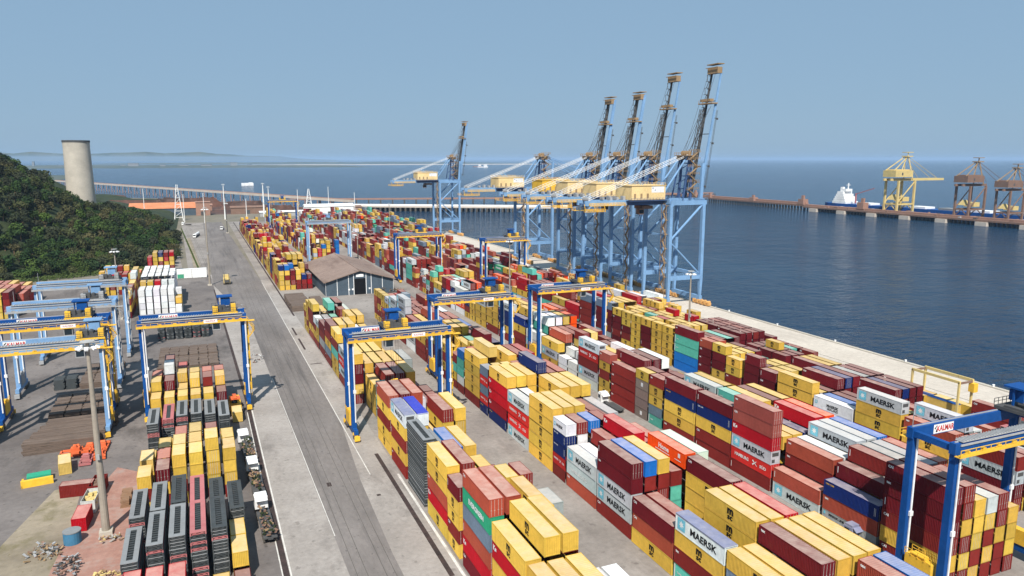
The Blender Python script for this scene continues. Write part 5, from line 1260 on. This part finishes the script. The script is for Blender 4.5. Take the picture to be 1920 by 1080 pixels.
# timber / steel bundles
def bundle(x, y, z, wx, wy, h, label, rz=0, m_='timber_stack', seed=1):
    o = empty('steel_bundle', (x, y, z), R(rz)); tag(o, label, 'bundle', 'brown bundles of long steel')
    r = random.Random(seed); nl = max(2, int(h / .35))
    for k in range(nl):
        m = MB(); n = 10; zz = k * h / nl
        for q in range(n): y0 = -wy / 2 + wy * q / n; m.box(-wx / 2 + r.uniform(-.25, .25), wx / 2 + r.uniform(-.25, .25), y0, y0 + wy / n - .05, zz, zz + h / nl - .04)
        part('layer', m, m_, o)
for k in range(5): bundle(-33.0 + 1.0 * k * .9, 193.5 + 4.6 * k + 2, 0, 15.5, 4.3, 2.7, ['brown steel bundle, nearest of the five wide ones at left', 'brown steel bundle, second of the five wide ones', 'brown steel bundle, middle of the five wide ones', 'brown steel bundle, fourth of the five wide ones', 'brown steel bundle, furthest of the five wide ones'][k], seed=k) if k < 4 else None
for k in range(4):
    for j in range(2): bundle(-37.5 + 3.8 * k, 219 + 9.5 * j + 3, 0, 3.4, 8.6, 2.0, f"dark bundle, {NUM[k]} from left in the {'front' if j == 0 else 'rear'} row behind wide bundles", m_='timber_stack', seed=10 + k)
for k in range(3):
    for j in range(2): bundle(-34.0 + 3.6 * k, 252 + 13 * j, 0, 3.2, 11, 1.7, f"brown bundle, {NUM[k]} from left in the {'nearer' if j == 0 else 'further'} row below gantries", seed=20 + k)
for k in range(2): bundle(-41 + 3.2 * k, 250, 0, 2.6, 5, 3.2, ['black crate shaped bundle, left of a pair', 'black crate shaped bundle, right of a pair'][k], m_='rack_dark', seed=30 + k)
for k in range(6):
    for j in range(2): bundle(-13.4 + 3.1 * k, 264 + 15 * j, 0, 2.8, 13.5, 1.3, f"low brown bundle, {NUM[k]} from left in the {'nearer' if j == 0 else 'further'} row behind the crane", seed=40 + k)
bundle(41.5, 356, 0, 9.0, 34, 2.6, 'long brown steel bundle beside the road before the roadside stacks', seed=60); bundle(50, 350, 0, 5, 26, 2.2, 'long brown steel bundle left of the brown roofed shed', seed=61)
for k in range(2): bundle(-28.5 + 14 * k * 0, 160 + 9 * k, 0, 1.4, 5, .7, ['small orange brown timber pile left of flat racks', 'small timber pile behind the other one'][k], m_='wood', seed=70 + k) if False else None
bundle(-16.7, 158.6, 0, 1.6, 6.2, 1.6, 'orange brown timber pile left of the flat rack stacks', m_='wood', seed=72)
# cage of scrap and pallets by the mast
def heap(x, y, rx, ry, h, n, mats, label, seed, cat='scrap', size=(.2, .9)):
    r = random.Random(seed); m = MB()
    for k in range(n):
        a, q = r.uniform(0, 6.28), math.sqrt(r.random()); xx, yy = x + rx * q * math.cos(a), y + ry * q * math.sin(a); zz = r.uniform(0, h * (1.05 - q)); m.m = r.randrange(len(mats))
        m.beam((xx, yy, zz + .06), (xx + r.uniform(-1, 1) * size[1], yy + r.uniform(-1, 1) * size[1], zz + r.uniform(.05, .5)), r.uniform(.08, size[0] * 2), r.uniform(.06, size[0]))
    o = part('scrap_heap', m, mats, None); tag(o, label, cat, kind=None); return o
heap(-28.5, 141.5, 2.8, 2.6, 2.6, 70, ['rust_steel', 'tan_steel', 'grey_steel'], 'tangle of rusty steel frames left of the blue tank', 1)
heap(-24.0, 134, 2.0, 4.5, 2.4, 90, ['dark_steel', 'grey_steel', 'rust_steel'], 'heap of dark steel scrap in front of the blue tank', 2)
heap(-18.2, 142.6, 2.4, 1.2, 1.2, 26, ['tan_steel', 'old_yellow', 'galvanised'], 'pale broken crates around the foot of the concrete mast', 3)
heap(-18.4, 129.5, 2.6, 1.2, 1.2, 30, ['tan_steel', 'old_yellow'], 'small tan frames lying on red dust left of flat racks', 4)
heap(14.5, 262, 4.0, 6, 1.6, 40, ['white_panel', 'rust_steel', 'dark_steel', 'grey_steel'], 'small machines and parts beside the road behind the crane', 5)
heap(12.5, 356, 6.0, 14, 2.0, 60, ['rust_steel', 'dark_steel', 'grey_steel', 'tan_steel'], 'scattered gear beside the road near the lighting mast', 6)
# long white office containers and the shelter beside the road
for k in range(2):
    o = empty('site_office', (-8.6 + 8.0 * k, 462, 0)); tag(o, ['long white site office left part with green panel, beside the lane', 'long white site office right part, beside the mast'][k], 'site office', 'white site offices')
    m = MB(); m.box(-3.9, 3.9, -1.4, 1.4, .2, 5.2); part('wall', m, 'white_panel', o); m = MB(); m.box(-4, 4, -1.5, 1.5, 5.2, 5.4); part('roof', m, 'white_panel', o)
    if k == 0: m = MB(); m.face([(-3.7, -1.43, .3), (-.3, -1.43, .3), (-.3, -1.43, 2.6), (-3.7, -1.43, 2.6)]); part('green_panel', m, 'tank_green' if 'tank_green' in MATS else 'star_blue', o)
o = empty('yellow_forklift', (13.0, 432, 0)); tag(o, 'yellow forklift parked beside the road near the site offices', 'forklift'); m = MB(); m.box(-1.7, 1.7, -3, 3, .8, 3.2); m.box(-1.5, 1.5, 0, 2.6, 3.2, 5.0); part('body', m, 'old_yellow', o)
m = MB(); m.box(-1.3, -1.0, -3.6, -3.3, .4, 6.2); m.box(1.0, 1.3, -3.6, -3.3, .4, 6.2); m.cbox((0, -3.6, 2.0), (2.6, .2, 1.4)); part('mast', m, 'dark_steel', o)
for s in (-1, 1):
    for yy in (-2, 2): m = MB(); m.tube((s * 1.2, yy, .8), (s * 1.8, yy, .8), .8, seg=12); part('wheel', m, 'tyre', o)
# straddle frame with a blue topped load on the quay apron
o = empty('straddle_frame', (186.0, 134, 0)); tag(o, 'yellow straddle frame standing over a blue topped container near the quay', 'straddle carrier'); m = MB()
for x in (-2.6, 2.6):
    for y in (-7, 7): m.beam((x, y, 0), (x, y, 9.5), .5)
part('leg', m, 'old_yellow', o) if False else None
for x in (-2.6, 2.6):
    for y in (-7, 7): q = MB(); q.beam((x, y, 0), (x, y, 9.5), .5); part('leg', q, 'old_yellow', o)
    q = MB(); q.beam((x, -7.2, 9.5), (x, 7.2, 9.5), .5, .7); part('top_beam', q, 'old_yellow', o)
for y in (-7, 7): q = MB(); q.beam((-2.6, y, 9.2), (2.6, y, 9.2), .4, .5); part('cross_beam', q, 'rust_steel', o)
q = MB(); q.cbox((2.6, -7.3, 7.6), (1.6, 1.6, 2.4)); part('cabin', q, 'yellow_steel', o)
c2 = yard_box(186.0, 134, .05, 0, 'y', 40, 'long pale yellow container with bright blue top under the straddle frame'); q = MB(); q.box(-1.2, 1.2, -6, 6, 2.62, 2.75); part('cover', q, 'blue_steel', c2)
# ---------------- far end of the port ----------------
sheet('ore_yard', [(-30, 990), (200, 985), (158, 1058), (33, 1296), (-42, 1412), (-200, 1500), (-160, 1040)], .02, 'ore_ground')
sheet('open_yard', [(-30, 868), (200, 868), (202, 950), (90, 1000), (-40, 950)], .016, 'field')
def pile_row(a, b, n, z0, z1, w_, off):
    m = MB(); a = Vector(a); b = Vector(b); d = (b - a).normalized(); s = Vector((-d.y, d.x, 0))
    for k in range(n):
        p = a.lerp(b, (k + .5) / n)
        for o_ in off: q = p + s * o_; m.beam((q.x, q.y, z0), (q.x, q.y, z1), w_)
    return m
# pale conveyor trestle
A, B_ = (-330, 2250), (196, 1010); o = empty('conveyor_trestle', (A[0], A[1], 0)); tag(o, 'long pale conveyor trestle crossing the water behind the port', 'conveyor')
def rel(p, z): return (p[0] - A[0], p[1] - A[1], z)
m = MB(); m.beam(rel(A, 11.5), rel(B_, 11.5), 6.5, 3.2); part('gallery', m, 'pier_concrete', o)
m = MB(); m.beam(rel(A, 13.5), rel(B_, 13.5), 3.0, 1.1); part('belt_cover', m, 'ore_steel', o)
m = pile_row(rel(A, 0), rel(B_, 0), 40, -4.5, 10, 1.3, (-2.5, 2.5)); part('pile_bents', m, 'ore_steel', o)
# outer conveyor line
A = (130, 1180); B_ = (470, 1075); o = empty('conveyor_line', (A[0], A[1], 0)); tag(o, 'low red brown conveyor line running over the water towards the pier', 'conveyor')
m = MB(); m.beam(rel(A, 7), rel(B_, 7), 7, 2.2); m.beam(rel(B_, 7), rel((880, 1120), 6), 7, 2.2); part('gallery', m, 'ore_steel', o)
m = pile_row(rel(A, 0), rel((880, 1100), 0), 40, -4.5, 6, 1.2, (-2.5, 2.5)); part('pile_bents', m, 'pile_dark', o)
# white decked pier at the far end of the basin
o = empty('white_pier', (196, 1060, 0)); tag(o, 'pale decked pier on dark piles at the far end of the basin', 'pier'); A = (196, 1060); B_ = (470, 905)
m = MB(); m.beam(rel(A, 2.2), rel(B_, 2.2), 26, 1.6); part('deck', m, 'pier_concrete', o)
m = pile_row(rel(A, 0), rel(B_, 0), 44, -4.5, 1.4, 2.2, (-12, -7, 0, 8)); part('piles', m, 'pile_dark', o)
m = MB(); m.beam(rel(A, 4.2), rel(B_, 4.2), .3, 2.0); part('parapet', m, 'white_panel', o)
# ore pier running towards the camera on the right
op = empty('ore_pier', (786, 0, 0)); tag(op, 'long dark ore pier on piles and pale concrete caissons at right', 'pier')
m = MB(); m.box(0, 34, 430, 800, .6, 2.6); m.box(4, 20, 800, 1145, 2.0, 4.4); part('deck', m, 'rust_steel', op)
m = MB()
for k in range(74):
    y = 432 + 5 * k
    for x in (2, 12, 24, 32): m.box(x, x + 1.4, y, y + 1.4, -4.5, .6)
for k in range(58):
    y = 802 + 6 * k
    for x in (5, 18): m.box(x, x + 1.2, y, y + 1.2, -4.5, 2.0)
part('piles', m, 'pile_dark', op)
for k in range(8): m = MB(); y = 436 + k * 48; m.box(-2.6, 8, y, y + 13, -4.5, .3); part('caisson', m, 'pier_concrete', op)
m = MB()
for (x0, x1, z0, z1, y0, y1) in ((8, 13, 4.4, 7.4, 802, 1140), (5, 9, 2.6, 5.0, 430, 800), (16, 19, 2.6, 4.4, 430, 800)): m.box(x0, x1, y0, y1, z0, z1)
part('conveyor', m, 'ore_steel', op)
m = MB()
for y, h in ((803, 13), (905, 9), (1050, 11), (1010, 8), (700, 14)): m.box(4, 13, y, y + 10, 4, 4 + h * .6); m.box(6, 9, y + 2, y + 6, 4, 4 + h)
part('transfer_house', m, 'ore_steel', op)
hz_ = random.Random(6); m = MB()
for k in range(170): y = hz_.uniform(432, 800); x = hz_.uniform(3, 33); m.m = hz_.randrange(4); m.cbox((x, y, 3.0), (hz_.uniform(1, 4), hz_.uniform(1, 5), hz_.uniform(.8, 3.2)))
part('deck_gear', m, ['rust_steel', 'grey_steel', 'dark_steel', 'ore_steel'], op)
# ship unloaders
def unloader(y, mt, house, label, boom=True, k=1.0):
    o = empty('ship_unloader', (800, y, 2.6)); tag(o, label, 'ship unloader', 'bulk unloaders on the ore pier'); o.scale = (k, k, k)
    W_, D = 26, 17; zt = 36
    for x in (0, W_):
        for yy in (-D / 2, D / 2): m = MB(); m.beam((x, yy, 0), (x, yy, zt), 2.2, 2.0); part('leg', m, mt, o)
    for yy in (-D / 2, D / 2):
        m = MB(); m.beam((0, yy, 9), (W_, yy, 9), 1.6, 1.6); part('portal_beam', m, mt, o); m = MB(); m.beam((W_, yy, zt - 1), (0, yy, 10), .9); part('brace', m, mt, o)
    for x in (0, W_): m = MB(); m.beam((x, -D / 2, 9), (x, D / 2, 9), 1.4); m.beam((x, -D / 2, 1), (x, 0, 9), .8); m.beam((x, D / 2, 1), (x, 0, 9), .8); part('side_beam', m, mt, o)
    for yy in (-4.5, 4.5): m = MB(); m.beam((-9, yy, zt + 1), (W_ + (52 if boom else 6), yy, zt + 1), 1.6, 2.6); part('girder', m, mt, o)
    m = MB(); m.box(-6, W_ - 4, -8.5, 8.5, zt + 4, zt + 11.5); m.box(-4, W_ - 8, -7, 7, zt + 11.5, zt + 12.6); hs = part('machinery_house', m, house, o)
    m = MB(); m.box(4, 6.2, -8.6, -8.5, zt + 6, zt + 9); part('door', m, 'dark_steel', hs)
    m = MB(); xa = W_ - 1
    m.beam((xa, -6, zt + 2), (xa - 5, -2, zt + 27), 1.0); m.beam((xa, 6, zt + 2), (xa - 5, 2, zt + 27), 1.0); m.beam((-6, -6, zt + 11), (xa - 6, -2, zt + 27), .8); m.beam((-6, 6, zt + 11), (xa - 6, 2, zt + 27), .8); m.beam((6, -6, zt + 11), (xa - 6, -1, zt + 27), .6); m.beam((xa - 9, 0, zt + 27.5), (xa, 0, zt + 27.5), 8, 1.2); m.beam((xa - 6, -2, zt + 28), (xa - 6, -2, zt + 32), .6); m.beam((xa - 1, 2, zt + 28), (xa - 1, 2, zt + 32), .6); m.beam((xa - 9, 0, zt + 32), (xa + 1, 0, zt + 32), 7, .8)
    part('head_frame', m, mt if boom else 'tan_steel', o)
    m = MB(); m.beam((xa - 5, -2, zt + 27), (W_ + 40, -4.5, zt + 3), .35); m.beam((xa - 5, 2, zt + 27), (W_ + 40, 4.5, zt + 3), .35); m.beam((xa - 5, 2, zt + 27), (W_ + 20, 4.5, zt + 3), .3); part('stay', m, mt, o)
    m = MB(); m.beam((4, 0, 14), (4, 0, 20), 8, 10, 3, 3, up=(0, 1, 0)); m.box(12, 22, -6, 6, 12, 17); part('hopper', m, house if boom else 'old_yellow', o)
unloader(668, 'old_yellow', 'old_yellow', 'yellow ship unloader with raised house on the ore pier, leftmost of three', k=1.08)
unloader(574, 'rust_steel', 'rust_steel', 'rust brown ship unloader on the ore pier, middle of three', boom=False, k=.98)
unloader(528, 'rust_steel', 'rust_steel', 'rust brown ship unloader cropped by the right edge of the picture', boom=False, k=.88)
# bulk ship moored behind the pier
sh = empty('ship', (836, 700, -4)); tag(sh, 'white bridge of a bulk ship moored behind the ore pier', 'ship'); sh.location = (850, 790, -4)
m = MB(); prof = [(-300, 9, 9), (-290, 13, 9), (10, 13, 9), (30, 10, 9), (40, 5, 9)]
for (y0, w0, h0), (y1, w1, h1) in zip(prof, prof[1:]):
    m.face([(14 - w0, y0, 0), (14 - w1, y1, 0), (14 - w1, y1, h1), (14 - w0, y0, h0)]); m.face([(14 + w1, y1, 0), (14 + w0, y0, 0), (14 + w0, y0, h0), (14 + w1, y1, h1)]); m.face([(14 - w0, y0, h0), (14 - w1, y1, h1), (14 + w1, y1, h1), (14 + w0, y0, h0)])
m.face([(14 - 9, -300, 0), (14 + 9, -300, 0), (14 + 9, -300, 9), (14 - 9, -300, 9)]); part('hull', m, 'blue_steel', sh)
m = MB()
for k in range(5): m.box(2 + k * .8, 26 - k * .8, -4 + k * 2.2, 20 - k * 1.2, 9 + 3.4 * k, 12.2 + 3.4 * k)
m.box(8, 20, 2, 10, 26, 29.5); part('bridge', m, 'white_panel', sh)
m = MB(); m.beam((14, 4, 29), (14, 4, 38), 1.2); m.beam((10, 4, 35), (18, 4, 35), .6); m.beam((14, 14, 24), (14, 14, 32), 4, 4); m.tube((20, 16, 10), (20, 30, 20), .5); part('funnel_and_mast', m, 'white_panel', sh)
for k in range(6): m = MB(); m.box(5, 23, -44 - k * 42, -20 - k * 42, 9, 11.5); part('hatch_cover', m, 'rack_grey' if k % 2 else 'white_panel', sh)
m = MB(); m.beam((10, -14, 10), (10, -14, 24), 1.6); m.beam((10, -14, 23), (10, -44, 32), .9); part('deck_crane', m, 'rack_red', sh)
# distant tug / barge beyond
for k, (px, py, w_) in enumerate(((895, 313, 26), (905, 314, 30), (464, 348, 10))):
    dd = fw * 1384.5 + rt * (px - 960) + upv * (540 - py); t = (-4 - 68) / dd.z; p = dd * t
    s = empty('distant_ship', (p.x, p.y, -4)); tag(s, ['small white ship far out on the bay', 'second small white ship right beside another far out', 'small pale boat near the conveyor trestle'][k], 'ship')
    f = w_ / 26; m = MB(); m.box(-40 * f, 40 * f, -8, 8, 0, 7); part('hull', m, 'ore_steel' if k == 0 else 'white_panel', s); m = MB(); m.box(10 * f, 34 * f, -7, 7, 7, 22 * f); part('bridge', m, 'white_panel', s)
# tanker seen dark at the horizon behind the cranes and a wharf machine
# buildings and sheds around the far yard
def shed(x, y, lx, ly, h, wall, roof, label, rz=0, name='shed', gable=2.0, door=True):
    o = empty(name, (x, y, 0), R(rz)); tag(o, label, 'building'); m = MB()
    m.box(-lx / 2, lx / 2, -ly / 2, ly / 2, 0, h); part('wall', m, wall, o)
    m = MB(); e = .8; m.face([(-lx / 2 - e, -ly / 2 - e, h), (lx / 2 + e, -ly / 2 - e, h), (lx / 2 + e, 0, h + gable), (-lx / 2 - e, 0, h + gable)]); m.face([(lx / 2 + e, ly / 2 + e, h), (-lx / 2 - e, ly / 2 + e, h), (-lx / 2 - e, 0, h + gable), (lx / 2 + e, 0, h + gable)])
    m.face([(lx / 2, -ly / 2, h - .02), (lx / 2, ly / 2, h - .02), (lx / 2, 0, h + gable - .1)]); m.face([(-lx / 2, ly / 2, h - .02), (-lx / 2, -ly / 2, h - .02), (-lx / 2, 0, h + gable - .1)]); part('roof', m, roof, o)
    if door: m = MB(); m.box(-2.5, 2.5, -ly / 2 - .06, -ly / 2, 0, min(5, h - .8)); part('door', m, 'dark_steel', o)
    return o
shed(-36, 1010, 74, 50, 9, 'wall_slate', 'orange_roof', 'large building with an orange hipped roof behind the wooded hill', gable=6)
shed(8, 985, 16, 14, 16, 'ore_steel', 'ore_steel', 'red brown tower building beside the orange roofed one', gable=1)
shed(150, 925, 58, 17, 11, 'white_panel', 'white_panel', 'long white vaulted shed at the far end of the yard', gable=3)
shed(100, 935, 60, 12, 5, 'grey_steel', 'white_panel', 'low pale roofed shed beside the long white one', gable=1.5)
shed(185, 980, 30, 22, 6, 'ore_steel', 'rust_steel', 'low brown shed near the root of the white pier', gable=2)
shed(-10, 1075, 60, 14, 7, 'ore_steel', 'ore_steel', 'low red brown shed in the ore yard, left one', gable=2)
shed(60, 990, 40, 12, 8, 'rust_steel', 'rust_steel', 'low dark shed in the ore yard, right one', gable=2)
# ore heaps
for k, (x, y, lx, ly, h) in enumerate(((-80, 1150, 90, 24, 12), (-10, 1160, 100, 20, 14), (60, 1080, 60, 16, 11), (-140, 1300, 110, 30, 13), (100, 1010, 40, 12, 9))):
    m = MB(); r = random.Random(k); n = 20; R1 = []; R2 = []
    for q in range(n):
        a = 2 * math.pi * q / n; R1.append((x + lx / 2 * math.cos(a), y + ly / 2 * math.sin(a), 0)); R2.append((x + lx * .36 * math.cos(a) + r.uniform(-2, 2), y + ly * .1 * math.sin(a), h * r.uniform(.8, 1.05)))
    i1 = m.pts(R1); i2 = m.pts(R2)
    for q in range(n): m.quad(i1 + q, i1 + (q + 1) % n, i2 + (q + 1) % n, i2 + q)
    m.face(R2); o = part('ore_heap', m, 'ore_ground', None); tag(o, ['dark ore heap behind the wooded hill', 'dark ore heap behind the orange roofed building', 'dark ore heap right of the red brown tower', 'furthest dark ore heap near the trestle', 'small ore heap behind the white vaulted shed'][k], 'ore heap', 'heaps of dark ore')
# power pylons and poles
def pylon(x, y, h, label):
    o = empty('lattice_tower', (x, y, 0)); tag(o, label, 'tower'); m = MB()
    for s in (-1, 1):
        for t in (-1, 1): m.beam((s * 4.5, t * 2, 0), (s * .6, t * .4, h), .8, .8, .5, .5)
    for k in range(5): z = h * (k + .5) / 5.5; w_ = 4.5 * (1 - z / h) + .6; m.beam((-w_, -1, z), (w_, -1, z), .5); m.beam((-w_, -1, z), (w_ * .75, -1, z + h * .16), .35)
    part('lattice', m, 'white_panel', o)
pylon(-18, 905, 40, 'white lattice tower beside the orange roofed building'); pylon(135, 985, 30, 'white lattice tower behind the white vaulted shed')
for k, (x, y, h) in enumerate(((-55, 960, 34), (-12, 880, 30), (8, 858, 32), (52, 880, 24), (118, 960, 30), (160, 985, 32), (185, 940, 26))):
    o = empty('pole', (x, y, 0)); tag(o, 'thin pale pole standing at the far end of the port', 'pole', 'thin poles at the far end of the port'); m = MB(); m.tube((0, 0, 0), (0, 0, h), .45, .3, 6); part('shaft', m, 'white_panel', o); m = MB(); m.cbox((0, 0, h), (2.4, .6, .4)); part('head', m, 'grey_steel', o)
# parked cars beside the far lane
for k in range(14):
    o = empty('parked_car', (-21.0 - k * 1.35, 520 + k * 24, 0), R(3)); tag(o, 'small car parked in the line along the far lane below the hill', 'car', 'cars parked along the far lane')
    m = MB(); m.box(-.9, .9, -2.1, 2.1, .3, .9); m.beam((0, -1.3, 1.15), (0, 1.2, 1.15), 1.6, .55); part('body', m, ['white_panel', 'grey_steel', 'dark_steel', 'rack_red'][k % 4], o)
    for s in (-1, 1):
        for yy in (-1.3, 1.3): m = MB(); m.tube((s * .7, yy, .32), (s * .92, yy, .32), .32, seg=8); part('wheel', m, 'tyre', o)

# ---------------- haze over the bay ----------------
m = MB(); m.box(-58000, 58000, -400, 60000, -6, 132); hz = bpy.data.materials.new('haze'); hz.use_nodes = True; n_ = hz.node_tree.nodes; n_.clear()
vo = n_.new('ShaderNodeVolumePrincipled'); vo.inputs['Color'].default_value = (.50, .70, .95, 1); vo.inputs['Density'].default_value = HAZE; vo.inputs['Anisotropy'].default_value = 0.0
om = n_.new('ShaderNodeOutputMaterial'); hz.node_tree.links.new(vo.outputs[0], om.inputs['Volume'])
me = m.mesh('haze', [hz]); o = obj('haze', me); o['kind'] = 'stuff'; o['label'] = 'thin blue haze over the port and the bay'
